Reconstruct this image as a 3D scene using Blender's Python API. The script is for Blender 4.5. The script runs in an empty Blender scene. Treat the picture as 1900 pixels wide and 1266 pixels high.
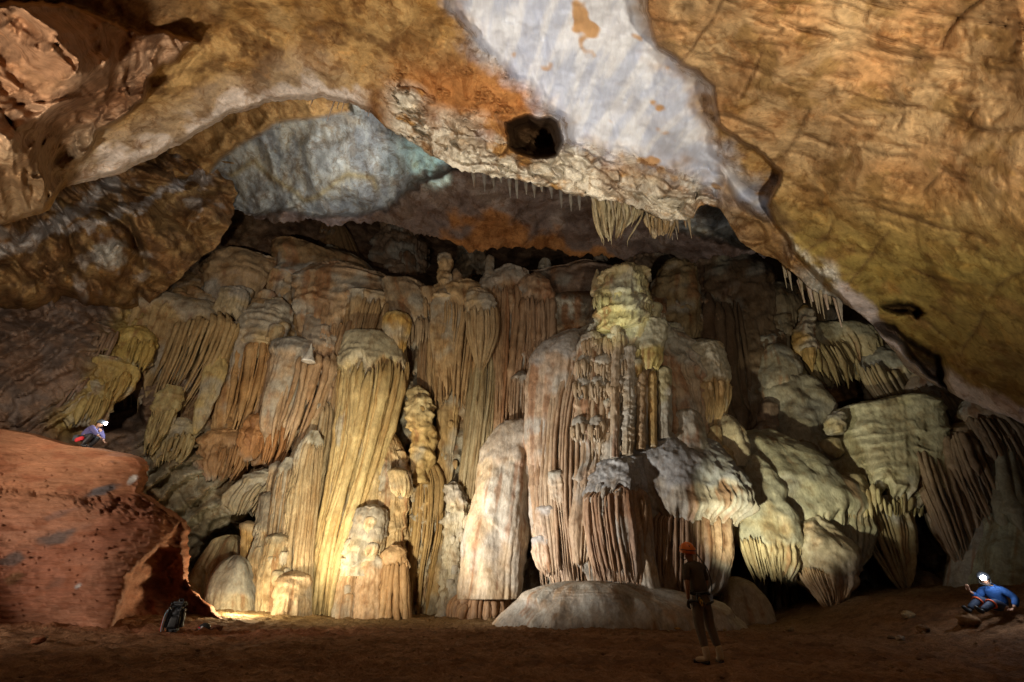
import bpy, bmesh, math, random
import numpy as np
from mathutils import Vector, Matrix

C = bpy.context.scene.collection
F, CX, CY, TH, H = 844.0, 950.0, 633.0, math.radians(28.8), 1.3     # lens in photograph pixels, tilt, eye height
CT, ST = math.cos(TH), math.sin(TH)

# ------------------------------------------------------------------ numpy helpers
_rng = np.random.RandomState(7)
_perm = np.concatenate([_rng.permutation(256)] * 3)
_g = np.array([[1,1,0],[-1,1,0],[1,-1,0],[-1,-1,0],[1,0,1],[-1,0,1],[1,0,-1],[-1,0,-1],[0,1,1],[0,-1,1],[0,1,-1],[0,-1,-1],
               [1,1,0],[-1,1,0],[0,-1,1],[0,-1,-1]], dtype=np.float64)

def pn(x, y=0.0, z=0.0):
    """gradient noise, about -1..1"""
    x, y, z = np.broadcast_arrays(np.asarray(x, float), np.asarray(y, float), np.asarray(z, float))
    xi, yi, zi = np.floor(x).astype(int), np.floor(y).astype(int), np.floor(z).astype(int)
    fx, fy, fz = x - xi, y - yi, z - zi
    xi &= 255; yi &= 255; zi &= 255
    u, v, w = (t * t * t * (t * (t * 6 - 15) + 10) for t in (fx, fy, fz))
    out = 0.0
    for i in (0, 1):
        for j in (0, 1):
            for k in (0, 1):
                g = _g[_perm[_perm[_perm[xi + i] + yi + j] + zi + k] & 15]
                d = g[..., 0] * (fx - i) + g[..., 1] * (fy - j) + g[..., 2] * (fz - k)
                out = out + d * (u if i else 1 - u) * (v if j else 1 - v) * (w if k else 1 - w)
    return out

def fbm(p, s=1.0, o=4, seed=0.0, gain=.5):
    a, t = 1.0, 0.0
    q = np.asarray(p, float) * s + seed * 17.31
    for _ in range(o):
        t = t + a * pn(q[..., 0], q[..., 1], q[..., 2])
        q = q * 2.03 + 11.7; a *= gain
    return t

def worley(x, y, z, jit=.9, tilt=False):
    """F1, F2 and a random number of the nearest cell"""
    x, y, z = np.broadcast_arrays(np.asarray(x, float), np.asarray(y, float), np.asarray(z, float))
    xi, yi, zi = np.floor(x).astype(int), np.floor(y).astype(int), np.floor(z).astype(int)
    f1 = np.full(x.shape, 9.0); f2 = f1.copy(); idn = np.zeros(x.shape); off = np.zeros(x.shape + (3,))
    for i in (-1, 0, 1):
        for j in (-1, 0, 1):
            for k in (-1, 0, 1):
                a = _perm[_perm[_perm[(xi + i) & 255] + ((yi + j) & 255)] + ((zi + k) & 255)]
                b = _perm[a + 91]; c = _perm[b + 37]
                v = np.stack([x - (xi + i + .5 + jit * (a / 255 - .5)), y - (yi + j + .5 + jit * (b / 255 - .5)), z - (zi + k + .5 + jit * (c / 255 - .5))], -1)
                d = np.sqrt((v ** 2).sum(-1))
                m = d < f1
                if tilt: off = np.where(m[..., None], v, off)
                f2 = np.where(m, f1, np.minimum(f2, d)); idn = np.where(m, c / 255, idn); f1 = np.where(m, d, f1)
    if tilt:                                                       # a flat face of its own slope in every cell
        t = off[..., 0] * np.sin(idn * 97) + off[..., 1] * np.sin(idn * 57 + 2) + off[..., 2] * np.sin(idn * 151 + 4)
        return f1, f2, idn, t
    return f1, f2, idn

def ss(a, b, x):
    t = np.clip((x - a) / (b - a), 0, 1)
    return t * t * (3 - 2 * t)

def mix(a, b, t):
    t = np.asarray(t)[..., None]
    return np.asarray(a) * (1 - t) + np.asarray(b) * t

def tps(pts, x, y):
    """thin plate spline through (x, y, value) points"""
    P = np.array(pts, float); n = len(P); X = P[:, :2] / 1000
    def U(r2): return .5 * r2 * np.log(r2 + 1e-12)
    K = U(((X[:, None] - X[None]) ** 2).sum(-1)) + 1e-4 * np.eye(n)
    Q = np.c_[np.ones(n), X]
    A = np.block([[K, Q], [Q.T, np.zeros((3, 3))]])
    w = np.linalg.solve(A, np.r_[P[:, 2], 0, 0, 0])
    x = np.asarray(x) / 1000; y = np.asarray(y) / 1000
    out = w[n] + w[n + 1] * x + w[n + 2] * y
    for i in range(n):
        out = out + w[i] * U((x - X[i, 0]) ** 2 + (y - X[i, 1]) ** 2)
    return out

def segdist(poly, x, y, closed=True):
    """signed distance to a polygon (inside positive) or plain distance to an open line"""
    P = np.array(poly, float)
    if closed: P = np.vstack([P, P[:1]])
    d = np.full(np.shape(x), 1e9); ins = np.zeros(np.shape(x), bool)
    for (x0, y0), (x1, y1) in zip(P[:-1], P[1:]):
        ex, ey = x1 - x0, y1 - y0
        t = np.clip(((x - x0) * ex + (y - y0) * ey) / (ex * ex + ey * ey + 1e-9), 0, 1)
        d = np.minimum(d, np.hypot(x - x0 - t * ex, y - y0 - t * ey))
        if closed and y0 != y1:
            ins ^= ((y0 > y) != (y1 > y)) & (x < (x1 - x0) * (y - y0) / (y1 - y0) + x0)
    return np.where(ins, d, -d) if closed else d

def curve(keys, t):
    """interpolate rows of keys smoothly; t in 0..1 along chord length"""
    K = np.array(keys, float)
    s = np.r_[0, np.cumsum(np.sqrt((np.diff(K, axis=0) ** 2).sum(1)))]
    L = s[-1]; s = s / L
    m = np.zeros_like(K)
    d = np.diff(K, axis=0) / np.diff(s)[:, None]
    m[0], m[-1] = d[0], d[-1]
    for i in range(1, len(K) - 1):                                    # monotone cubic
        same = d[i - 1] * d[i] > 0
        m[i] = np.where(same, 2 * d[i - 1] * d[i] / np.where(same, d[i - 1] + d[i], 1), 0)
    i = np.clip(np.searchsorted(s, t, side='right') - 1, 0, len(K) - 2)
    h = (s[i + 1] - s[i]); u = (t - s[i]) / h
    h = h[..., None]; u = u[..., None]
    return ((2*u**3 - 3*u**2 + 1) * K[i] + (u**3 - 2*u**2 + u) * h * m[i] + (-2*u**3 + 3*u**2) * K[i + 1] + (u**3 - u**2) * h * m[i + 1]), L

def unp(px, py, Y=None, d=None, z=None):
    """a point of the place from a direction of view and its distance (world y, depth along the view, or height)"""
    u = (np.asarray(px, float) - CX) / F; v = (CY - np.asarray(py, float)) / F
    a, b = CT - v * ST, ST + v * CT
    if Y is not None: d = Y / a
    if z is not None: d = (z - H) / b
    return np.stack(np.broadcast_arrays(u * d, d * a, H + d * b), -1)

def floor_z(x, y):
    x = np.asarray(x, float); y = np.asarray(y, float)
    z = .02 * np.maximum(y, -4)
    z = z + .85 * ss(8.2, 12.5, x) * ss(8, 13.5, y) + .9 * ss(12, 20, x) * ss(6, 14, y)
    z = z + .35 * ss(-6, -13, x) * ss(7, 12.5, y)
    return z

# ------------------------------------------------------------------ objects
def setp(o, label=None, cat=None, group=None, kind=None):
    if label: o['label'] = label
    if cat: o['category'] = cat
    if group: o['group'] = group
    if kind: o['kind'] = kind
    return o

def empty(name, loc, label=None, cat=None, group=None, rz=0):
    o = bpy.data.objects.new(name, None); C.objects.link(o)
    o.location = loc; o.rotation_euler = (0, 0, rz); o.empty_display_size = .2
    return setp(o, label, cat, group)

def grid_faces(n, m, wrap=False):
    i = np.arange(n - 1)[:, None]; j = np.arange(m if wrap else m - 1)[None]
    jn = (j + 1) % m
    return np.stack(np.broadcast_arrays(i * m + j, (i + 1) * m + j, (i + 1) * m + jn, i * m + jn), -1).reshape(-1, 4)

def mk(name, V, Q, mat, col=None, parent=None, origin=None, normals=None):
    """one mesh object from arrays of corners (world) and quads"""
    V = np.asarray(V, float).reshape(-1, 3); Q = np.asarray(Q)
    org = np.zeros(3) if origin is None else np.asarray(origin, float)
    me = bpy.data.meshes.new(name)
    me.vertices.add(len(V)); me.vertices.foreach_set('co', (V - org).astype(np.float32).ravel())
    me.loops.add(Q.size); me.loops.foreach_set('vertex_index', Q.astype(np.int32).ravel())
    me.polygons.add(len(Q))
    me.polygons.foreach_set('loop_start', np.arange(0, Q.size, Q.shape[1], dtype=np.int32))
    me.polygons.foreach_set('use_smooth', np.ones(len(Q), bool))
    me.update(calc_edges=True)
    if col is not None:
        c = np.ones((len(V), 4), np.float32); c[:, :3] = np.clip(np.asarray(col).reshape(-1, 3), .004, .9)
        me.attributes.new('Col', 'FLOAT_COLOR', 'POINT').data.foreach_set('color', c.ravel())
    if normals is not None: me.normals_split_custom_set_from_vertices(normals.tolist())
    me.materials.append(mat)
    o = bpy.data.objects.new(name, me); C.objects.link(o); o.location = org
    if parent: o.parent = parent
    return o

def split_mk(V, Q, col, face_id, specs, mat):
    """cut one continuous rock surface into its named pieces without a shading seam"""
    V = V.reshape(-1, 3); col = col.reshape(-1, 3)
    a = V[Q[:, 2]] - V[Q[:, 0]]; b = V[Q[:, 3]] - V[Q[:, 1]]
    fn = np.cross(a, b); N = np.zeros_like(V)
    for k in range(4): np.add.at(N, Q[:, k], fn)
    N /= np.linalg.norm(N, axis=1, keepdims=True) + 1e-12
    out = []
    for i, (name, label, cat, kind, *mm) in enumerate(specs):
        q = Q[face_id == i]
        if not len(q): continue
        used, inv = np.unique(q, return_inverse=True)
        o = mk(name, V[used], inv.reshape(q.shape), mm[0] if mm else mat, col[used], normals=N[used])
        setp(o, label, cat if kind is None else None, None, kind); out.append(o)
    return out

# ------------------------------------------------------------------ materials
def rock_mat(name, bump=.5, scale=2.2, rough=(.5, .8), spec=.35, stretch=(1, 1, 1), fine=14.0, var=.35, stain=0, cracks=0):
    m = bpy.data.materials.new(name); m.use_nodes = True
    nt = m.node_tree; N = nt.nodes; L = nt.links
    b = N['Principled BSDF']
    at = N.new('ShaderNodeAttribute'); at.attribute_name = 'Col'
    geo = N.new('ShaderNodeNewGeometry'); mp = N.new('ShaderNodeMapping'); mp.inputs['Scale'].default_value = stretch
    L.new(geo.outputs['Position'], mp.inputs['Vector'])
    def noise(s, d, r=.6, dist=0):
        n = N.new('ShaderNodeTexNoise'); n.inputs['Scale'].default_value = s; n.inputs['Detail'].default_value = d
        n.inputs['Roughness'].default_value = r; n.inputs['Distortion'].default_value = dist
        L.new(mp.outputs[0], n.inputs['Vector']); return n
    n1, n2, n3 = noise(scale, 9, .62, .4), noise(fine, 6, .65), noise(scale * .8, 7, .7, 1.2)
    r = N.new('ShaderNodeMapRange'); r.inputs['From Min'].default_value = .25; r.inputs['From Max'].default_value = .75
    r.inputs['To Min'].default_value = 1 - var; r.inputs['To Max'].default_value = 1 + var
    L.new(n3.outputs['Fac'], r.inputs['Value'])
    r2 = N.new('ShaderNodeMapRange'); r2.inputs['From Min'].default_value = .3; r2.inputs['From Max'].default_value = .7
    r2.inputs['To Min'].default_value = 1 - var * .7; r2.inputs['To Max'].default_value = 1 + var * .5
    L.new(n2.outputs['Fac'], r2.inputs['Value'])
    mu = N.new('ShaderNodeMath'); mu.operation = 'MULTIPLY'; L.new(r.outputs[0], mu.inputs[0]); L.new(r2.outputs[0], mu.inputs[1])
    vm = N.new('ShaderNodeVectorMath'); vm.operation = 'SCALE'; L.new(at.outputs['Color'], vm.inputs[0]); L.new(mu.outputs[0], vm.inputs['Scale'])
    out = vm.outputs[0]; crk = None
    def ramp(sock, a, z):
        q = N.new('ShaderNodeMapRange'); q.interpolation_type = 'SMOOTHSTEP'
        q.inputs['From Min'].default_value = a; q.inputs['From Max'].default_value = z; L.new(sock, q.inputs['Value']); return q.outputs[0]
    def mulc(sock, fac, c):
        x = N.new('ShaderNodeMix'); x.data_type = 'RGBA'; x.blend_type = 'MULTIPLY'; x.inputs['B'].default_value = (*c, 1)
        L.new(fac, x.inputs['Factor']); L.new(sock, x.inputs['A']); return x.outputs['Result']
    def scaled(sock, k):
        q = N.new('ShaderNodeMath'); q.operation = 'MULTIPLY'; q.inputs[1].default_value = k; L.new(sock, q.inputs[0]); return q.outputs[0]
    if stain:
        for sc, lo, hi, c, k in ((.55, .50, .58, (.52, .40, .30), stain), (1.7, .53, .60, (.60, .48, .36), stain), (.9, .40, .33, (1.35, 1.22, 1.05), stain), (4.5, .56, .64, (.45, .36, .28), stain * .8)):
            out = mulc(out, scaled(ramp(noise(sc, 6, .68, .9).outputs['Fac'], lo, hi), k), c)
    if cracks:
        wv = noise(.8, 4, .6); add = N.new('ShaderNodeVectorMath'); add.operation = 'MULTIPLY_ADD'; add.inputs[1].default_value = (.6, .6, .6)
        L.new(wv.outputs['Color'], add.inputs[0]); L.new(mp.outputs[0], add.inputs[2])
        for sc, wd, st in ((.33, .010, (.45, .45, 2.0)),):
            m2 = N.new('ShaderNodeMapping'); m2.inputs['Scale'].default_value = st; m2.inputs['Rotation'].default_value = (.2, .45, 0); L.new(add.outputs[0], m2.inputs['Vector'])
            vo = N.new('ShaderNodeTexVoronoi'); vo.feature = 'DISTANCE_TO_EDGE'; vo.inputs['Scale'].default_value = sc; L.new(m2.outputs[0], vo.inputs['Vector'])
            line = ramp(vo.outputs['Distance'], wd, 0.0)
            ms = ramp(noise(.45 if sc < 1 else .7, 3, .5).outputs['Fac'], .47, .57)
            q = N.new('ShaderNodeMath'); q.operation = 'MULTIPLY'; L.new(line, q.inputs[0]); L.new(ms, q.inputs[1])
            out = mulc(out, scaled(q.outputs[0], cracks), (.22, .17, .13))
            if crk is None: crk = q.outputs[0]
            else:
                mxx = N.new('ShaderNodeMath'); mxx.operation = 'MAXIMUM'; L.new(crk, mxx.inputs[0]); L.new(q.outputs[0], mxx.inputs[1]); crk = mxx.outputs[0]
    L.new(out, b.inputs['Base Color'])
    rr = N.new('ShaderNodeMapRange'); rr.inputs['To Min'].default_value = rough[0]; rr.inputs['To Max'].default_value = rough[1]
    rr.inputs['From Min'].default_value = .3; rr.inputs['From Max'].default_value = .7
    L.new(n1.outputs['Fac'], rr.inputs['Value']); L.new(rr.outputs[0], b.inputs['Roughness'])
    b.inputs['Specular IOR Level'].default_value = spec
    b1 = N.new('ShaderNodeBump'); b1.inputs['Strength'].default_value = bump; b1.inputs['Distance'].default_value = .22
    L.new(n1.outputs['Fac'], b1.inputs['Height'])
    b2 = N.new('ShaderNodeBump'); b2.inputs['Strength'].default_value = bump * .8; b2.inputs['Distance'].default_value = .05
    L.new(n2.outputs['Fac'], b2.inputs['Height']); L.new(b1.outputs[0], b2.inputs['Normal'])
    nrm = b2.outputs[0]
    if crk is not None:
        b3 = N.new('ShaderNodeBump'); b3.invert = True; b3.inputs['Strength'].default_value = .8; b3.inputs['Distance'].default_value = .08
        L.new(crk, b3.inputs['Height']); L.new(nrm, b3.inputs['Normal']); nrm = b3.outputs[0]
    L.new(nrm, b.inputs['Normal'])
    return m

def plain(name, c, rough=.7, var=.25, scale=30, metal=0, bump=.2, emit=0, spec=.4):
    m = bpy.data.materials.new(name); m.use_nodes = True
    nt = m.node_tree; N = nt.nodes; L = nt.links; b = N['Principled BSDF']
    t = N.new('ShaderNodeTexCoord'); n = N.new('ShaderNodeTexNoise'); n.inputs['Scale'].default_value = scale; n.inputs['Detail'].default_value = 5
    L.new(t.outputs['Object'], n.inputs['Vector'])
    mx = N.new('ShaderNodeMix'); mx.data_type = 'RGBA'
    mx.inputs['A'].default_value = [x * (1 - var) for x in c] + [1]; mx.inputs['B'].default_value = [min(1, x * (1 + var)) for x in c] + [1]
    L.new(n.outputs['Fac'], mx.inputs['Factor']); L.new(mx.outputs['Result'], b.inputs['Base Color'])
    b.inputs['Roughness'].default_value = rough; b.inputs['Metallic'].default_value = metal; b.inputs['Specular IOR Level'].default_value = spec
    if bump:
        bp = N.new('ShaderNodeBump'); bp.inputs['Strength'].default_value = bump; bp.inputs['Distance'].default_value = .02
        L.new(n.outputs['Fac'], bp.inputs['Height']); L.new(bp.outputs[0], b.inputs['Normal'])
    if emit:
        b.inputs['Emission Color'].default_value = list(c) + [1]; b.inputs['Emission Strength'].default_value = emit
    return m

ROCK = rock_mat('cave_rock', .26, 1.1, (.7, .95), .14, (1, 1, 1), 11, .36, .6)
CALC = rock_mat('white_calcite', .16, 1.8, (.6, .9), .2, (1.3, .4, .4), 9, .10, .06)
FLOW = rock_mat('flowstone', .32, 3.0, (.42, .75), .4, (1, 1, .45), 16, .35, .3)
MUD = rock_mat('mud', .5, 2.6, (.6, .9), .25, (.55, .55, 2.0), 18, .3, .2)
SAND = rock_mat('sandy_floor', .9, 5.0, (.8, 1), .1, (1, 1, 1), 34, .45)

def ybase(px):
    """how far back the dripstone wall stands along the cave"""
    return np.interp(px, [-100, 150, 300, 450, 600, 750, 850, 1000, 1150, 1300, 1500, 1700, 1900], [16, 19, 22, 23.2, 23.4, 23, 22.4, 21, 19.7, 20, 20.4, 19.6, 16.6])
# ------------------------------------------------------------------ the setting: ceiling, rear dome, walls, floor
cream, yellow, orange, pink = (.50, .39, .25), (.50, .37, .15), (.50, .25, .09), (.50, .33, .22)
brown, dark, gray, blue = (.25, .145, .07), (.13, .08, .045), (.36, .32, .27), (.30, .31, .32)
white, green, ochre, rust = (.66, .64, .63), (.43, .42, .24), (.40, .23, .075), (.36, .13, .045)

def curl(X, Yp, D, axis, steps, dpx, grow):
    """turn a sheet's last row or column back behind itself, so that its edge has thickness"""
    k = np.arange(1, steps + 1, dtype=float)
    if axis == 0:
        k = k[:, None]
        return np.vstack([X, np.repeat(X[-1:], steps, 0)]), np.vstack([Yp, Yp[-1:] - dpx * k ** 1.15]), np.vstack([D, D[-1:] * (1 + grow * k ** .9)])
    k = k[None]
    return np.hstack([X, X[:, -1:] - dpx * k ** 1.15]), np.hstack([Yp, np.repeat(Yp[:, -1:], steps, 1)]), np.hstack([D, D[:, -1:] * (1 + grow * k ** .9)])

def facets(P, s, seed, warp=.12, soft=.22):
    """broken rock: flat tilted faces; gives the step of each face, the distance to its edge, and its number"""
    w = P * s + warp * np.stack([fbm(P, s * 1.1, 3, seed + k) for k in range(3)], -1)
    f1, f2, c, t = worley(w[..., 0] + seed, w[..., 1] + 3.1, w[..., 2] + 7.7, .9, True)
    return (.5 * (c - .5) + .8 * t) * ss(0, soft, f2 - f1), f2 - f1, c

def ridged(P, s, o, seed, st=(.55, .55, 1.0)):
    """sharp crested broken rock"""
    q = P * np.array(st) * s + .25 * fbm(P, s * .7, 2, seed)[..., None] + seed * 3.3
    t, a, w = 0.0, 1.0, 1.0
    for _ in range(o):
        n = 1 - np.abs(pn(q[..., 0], q[..., 1], q[..., 2])) * 2
        n = n * np.abs(n) * w; t = t + a * n; w = np.clip(n * 1.5, 0, 1); q = q * 2.1 + 5.7; a *= .5
    return t

# ---- front ceiling
rim_pts = np.array([(-900,690),(-130,470),(0,418),(60,402),(92,388),(112,352),(130,343),(215,325),(300,286),(345,262),(392,232),(430,212),(500,192),(600,183),(650,193),
    (690,212),(715,236),(760,262),(800,286),(830,302),(858,318),(900,322),(960,332),(1010,346),(1080,363),(1140,372),(1190,386),(1240,412),(1284,404),
    (1300,380),(1335,388),(1352,412),(1372,446),(1402,470),(1442,484),(1482,512),(1506,540),(1556,556),(1620,604),(1680,682),(1720,706),(1800,746),(1900,786),(2040,835),(2900,1010)], float)
cols = np.concatenate([np.arange(-880, -126, 13), np.arange(-126, 2030, 2.9), np.arange(2030, 2860, 13)])
rim = np.interp(cols, rim_pts[:, 0], rim_pts[:, 1])
rim = rim + 5 * pn(cols / 31, 1.7) + 2.5 * pn(cols / 9, 5.2) + 7 * np.abs(pn(cols / 17, 8.8)) * ss(700, 760, cols) * (1 - ss(1300, 1340, cols))
nr = 215
t = np.linspace(0, 1, nr)[:, None]
Yp = np.concatenate([np.linspace(-500, -152, 18)[:, None] + 0 * cols[None], -150 + (rim[None] + 150) * t]); nr += 18; X = np.repeat(cols[None], nr, 0)
ctrl = [(-120,-160,9.5),(0,0,10.5),(0,200,10),(0,420,8.5),(-120,470,8),(150,150,11),(130,345,11.2),(300,285,13),(400,100,13.5),(400,-160,12.5),(600,185,14),
    (600,0,13.5),(800,100,13.5),(760,262,13.5),(950,-160,13),(950,150,13.5),(1000,340,13.2),(1285,405,12.2),(1100,200,13.4),(1100,0,13),(1250,0,12),(1400,300,11.5),
    (1430,405,11.3),(1560,555,9.2),(1700,700,7.2),(1900,785,5.1),(2030,830,4.2),(1900,0,9.5),(1900,400,7.5),(2030,-160,8.5),(1600,200,11),(1500,-160,11)]
ctrl = [(x, y, (z - H) / (ST + (CY - y) / F * CT)) for x, y, z in ctrl]
D = np.clip(tps(ctrl, X, Yp), 4.5, 30)
P = unp(X, Yp, d=D)
wx = X + 9 * pn(X / 45, Yp / 45, 1) + 4 * pn(X / 14, Yp / 14, 2); wy = Yp + 9 * pn(X / 45, Yp / 45, 3) + 4 * pn(X / 14, Yp / 14, 4)
LOBE = [(-1000,-60),(0,4),(80,2),(160,15),(230,48),(300,58),(366,76),(340,104),(292,130),(276,150),(270,190),(240,212),(186,248),(160,290),(135,318),(112,352),(90,392),(0,425),(-1000,800)]
WHITE = [(815,-600),(840,10),(900,90),(958,150),(1000,182),(1046,214),(1056,256),(1096,268),(1184,290),(1290,328),(1400,382),(1446,412),(1414,362),(1338,302),(1312,244),(1300,160),(1222,96),(1200,52),(1186,0),(1150,-600)]
SLAB = [(1165,-600),(1196,0),(1202,50),(1216,90),(1288,132),(1318,166),(1330,236),(1402,282),(1446,322),(1420,384),(1434,410),(1484,484),(1548,548),(1640,640),(1760,735),(1900,795),(3000,1100),(3000,-600)]
HOLE = [(938,228),(958,222),(980,214),(1000,220),(1022,216),(1034,226),(1046,262),(1034,290),(998,296),(966,288),(944,274)]
REC1 = [(1632,566),(1668,556),(1716,578),(1702,592),(1668,580)]
REC2 = [(1616,604),(1650,596),(1712,640),(1750,656),(1758,700),(1776,752),(1720,700),(1690,670),(1672,640)]
lobe, wht, slab = segdist(LOBE, wx, wy), segdist(WHITE, wx, wy), segdist(SLAB, .6 * wx + .4 * X, .6 * wy + .4 * Yp)
hole, rec1, rec2 = segdist(HOLE, .4 * wx + .6 * X, .4 * wy + .6 * Yp), segdist(REC1, wx, wy), segdist(REC2, wx, wy)
toRim = rim[None] - Yp
fc, fe, fid = facets(P, .42, 3.0)
fc2, fe2, fid2 = facets(P, 1.0, 9.0)
disp = (.25 * fbm(P, .35, 3, 1) + .10 * fbm(P, 1.3, 4, 2)) * (1 - .65 * ss(-2, 7, slab))
# left outcrop: big broken blocks standing proud of the ceiling
inl = ss(-2, 8, lobe)
disp += inl * (.7 + 1.0 * ss(0, 140, lobe))
fcS = facets(P * np.array([.7, .7, 1.1]), .34, 61.0, .10, .07)[0]; fcT = facets(P * np.array([.7, .7, 1.1]), .85, 63.0, .10, .07)[0]
fc3, fe3, fid3 = facets(P * np.array([1, 1, 1.6]), 2.3, 29.0)
ledge_ = fbm(P * np.array([.5, .5, 1.4]), .6, 4, 34); lw = (P[..., 2] + .35 * P[..., 0] + .7 * fbm(P, .35, 3, 35)) / 1.15; lf = lw - np.floor(lw)
disp += inl * (1.0 * ridged(P, .34, 5, 7.0, (.7, .7, 1.2)) + .6 * fcS + .34 * fcT + .16 * ridged(P, 1.4, 3, 13.0, (.7, .7, 1.1)) + .30 * fbm(P, .45, 3, 40) + .12 * (lf ** 1.5) * (1 - ss(.9, 1, lf)) + .10 * fbm(P, 1.6, 3, 33))
pit = ss(.18, .5, fbm(P, 1.3, 4, 36)); disp -= (1 - inl) * (.05 * pit)
# right slab: bedding cracks along warped lines, a few broken steps
ins = ss(-2, 7, slab)
disp += ins * (1.15 + .7 * ss(0, 200, slab))
lay = Yp * .92 - X * .22 + 46 * fbm(np.stack([X / 320, Yp / 240, 0 * X], -1), 1, 3, 5)
def crack(f, w): return np.exp(-(np.abs(f - np.round(f)) / w) ** 1.2)
def msk(a, b, lo, hi, sd): return ss(lo, hi, fbm(np.stack([X / a, Yp / b, 0 * X], -1), 1, 3, sd))
sel = msk(190, 60, -.25, .1, 8)
ck = crack(lay / 92, .034) * sel + .7 * crack(lay / 41 + .3, .06) * msk(120, 40, .0, .2, 11) + .6 * crack((lay + .25 * X) / 19, .13) * msk(90, 45, .15, .3, 12)
ck2 = crack((X + .7 * Yp + 45 * fbm(np.stack([X / 190, Yp / 240, 0 * X], -1), 1, 3, 21)) / 150, .022) * msk(70, 120, .0, .25, 14)
step = (lay / 92 - np.floor(lay / 92))
disp += ins * (1 - .9 * ss(2000, 2150, X)) * (.07 * step * msk(220, 120, -.1, .2, 15) - .11 * np.clip(ck + ck2, 0, 1.2) + .09 * ridged(P, .5, 4, 2.0) + .10 * fcS + .08 * fbm(P * np.array([.6, .6, 1.3]), .5, 3, 31))
# white channel lies back between the two
inw = ss(-20, 18, wht + 10 * pn(X / 22, Yp / 22, 4))
disp -= inw * .55 * (1 - ss(8, 60, slab)) + .5 * ss(-90, 0, slab) * (1 - ins)
disp += (1 - ins) * (1 - inl) * (1 - inw) * (.13 * ridged(P, .6, 4, 5.0, (.7, .7, .7)) - .07 * np.clip(crack(lay / 130 + .4, .024) * msk(160, 60, 0, .2, 39) + ck2 * .7, 0, 1))
disp += inw * .14 * np.abs(fbm(np.stack([P[..., 0] * 2.2 - P[..., 1] * .8, P[..., 1] * .3, P[..., 2] * .3], -1), 1, 3, 41))
# cracked crust along the rim right of the arch
band = ss(130, 40, toRim + 45 * pn(X / 70, Yp / 50, 9)) * ss(690, 760, X) * (1 - ss(1290, 1420, X)) * (1 - .8 * inw)
ru, rv = .94 * wx + .34 * wy, .94 * wy - .34 * wx
g1, g2, gid, gt = worley(ru / 40 + .3 * pn(wx / 30, wy / 30), rv / 17, 2.2, .95, True); h1, h2, hid, ht = worley(ru / 15 + 5, rv / 8, 6.2, .95, True)
disp += band * (.5 * (gid - .4) + .5 * gt * ss(0, .1, g2 - g1) + .12 * ss(0, .10, g2 - g1) + (.16 * ht * ss(0, .12, h2 - h1) + .05 * ss(0, .15, h2 - h1)) * ss(-.2, .3, fbm(P, .7, 3, 56)) + .3 * fbm(P, .8, 4, 55))
disp += .45 * ss(60, 0, toRim) * band
crust = ss(.05, .35, fbm(np.stack([X / 60, Yp / 40, 0 * X], -1), 1, 3, 51)) * ss(680, 760, X) * (1 - ss(1010, 1060, X)) * ss(90, 150, Yp) * (1 - inw)
disp += crust * .22 * ss(0, .3, h2 - h1)
# the hole and the dark pockets near the right rim
inh = ss(-2, 5, hole)
disp -= inh * (1.6 + 2.6 * ss(0, 26, hole)) + 1.6 * ss(-2, 4, rec1) + 2.2 * ss(-4, 14, rec2)
disp += .55 * ss(40, 4, hole * -1 + 4) * (1 - inh) * ss(-40, 0, hole)
# broken block hanging under the slab, right of the stalactites
blockm = ss(1325, 1345, X) * (1 - ss(1470, 1520, X)) * ss(90, 60, toRim) * (1 - ins)
disp += blockm * (.6 + .9 * fc2 + .3 * fbm(P, 1.6, 3, 61))
popc = ss(1440, 1470, X) * (1 - ss(1545, 1565, X)) * ss(75, 45, toRim)
disp += popc * (.45 * (1 - worley(wx / 8, wy / 8, 1.5)[0]) + .3 * fbm(P, 2.0, 3, 62))
disp -= .5 * ss(14, 0, toRim) ** 2 * (X < 700) 
D2 = D - disp
# colours of the rock, and shade painted into its openings
n1, n2, n3 = fbm(P, .5, 5, 71), fbm(P, 1.4, 4, 72), fbm(P, .22, 3, 73)
col = mix(ochre, (.50, .32, .13), ss(-.5, .5, n1))
col = mix(col, (.17, .09, .035), .85 * ss(.1, .5, n2 + .5 * n3)); col = mix(col, (.52, .36, .17), .6 * ss(.15, .5, fbm(P, .9, 4, 74))); col = mix(col, (.20, .11, .04), .6 * pit)
col = mix(col, (.44, .19, .06), ss(650, 780, X) * (1 - ss(980, 1040, X)) * ss(60, 170, Yp) * .85)
lc = mix((.28, .15, .08), (.37, .23, .14), ss(-.35, .45, n1)); lc = mix(lc, (.24, .13, .065), .75 * ss(.1, .5, n2)); lc = mix(lc, (.38, .28, .15), ss(200, 330, Yp) * .5)
col = mix(col, lc, inl)
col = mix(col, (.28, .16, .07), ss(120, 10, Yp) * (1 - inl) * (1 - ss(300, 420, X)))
sc = mix((.51, .29, .128), (.52, .355, .185), ss(-.4, .4, n1)); sc = mix(sc, (.38, .285, .085), ss(260, 470, Yp - .12 * (X - 1400))); sc = mix(sc, (.30, .18, .06), .7 * ss(.12, .5, n2))
sc = mix(sc, (.16, .09, .04), np.clip(.8 * (ck + ck2), 0, .8)); sc = mix(sc, (.22, .14, .06), ss(1650, 1900, X) * ss(450, 700, Yp) * .5)  # slab turns darker brown towards its lower right
col = mix(col, sc, ins)
pale = ss(60, 26, toRim + 60 * n1 + 40 * n2) * ss(120, 150, X) * (1 - ss(650, 700, X))
pale2 = ss(130, 60, toRim + 40 * n1) * ss(120, 150, X) * (1 - ss(560, 700, X))
col = mix(col, (.50, .39, .27), pale2 * .7); col = mix(col, (.70, .62, .56), pale * (1 - inl))
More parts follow.
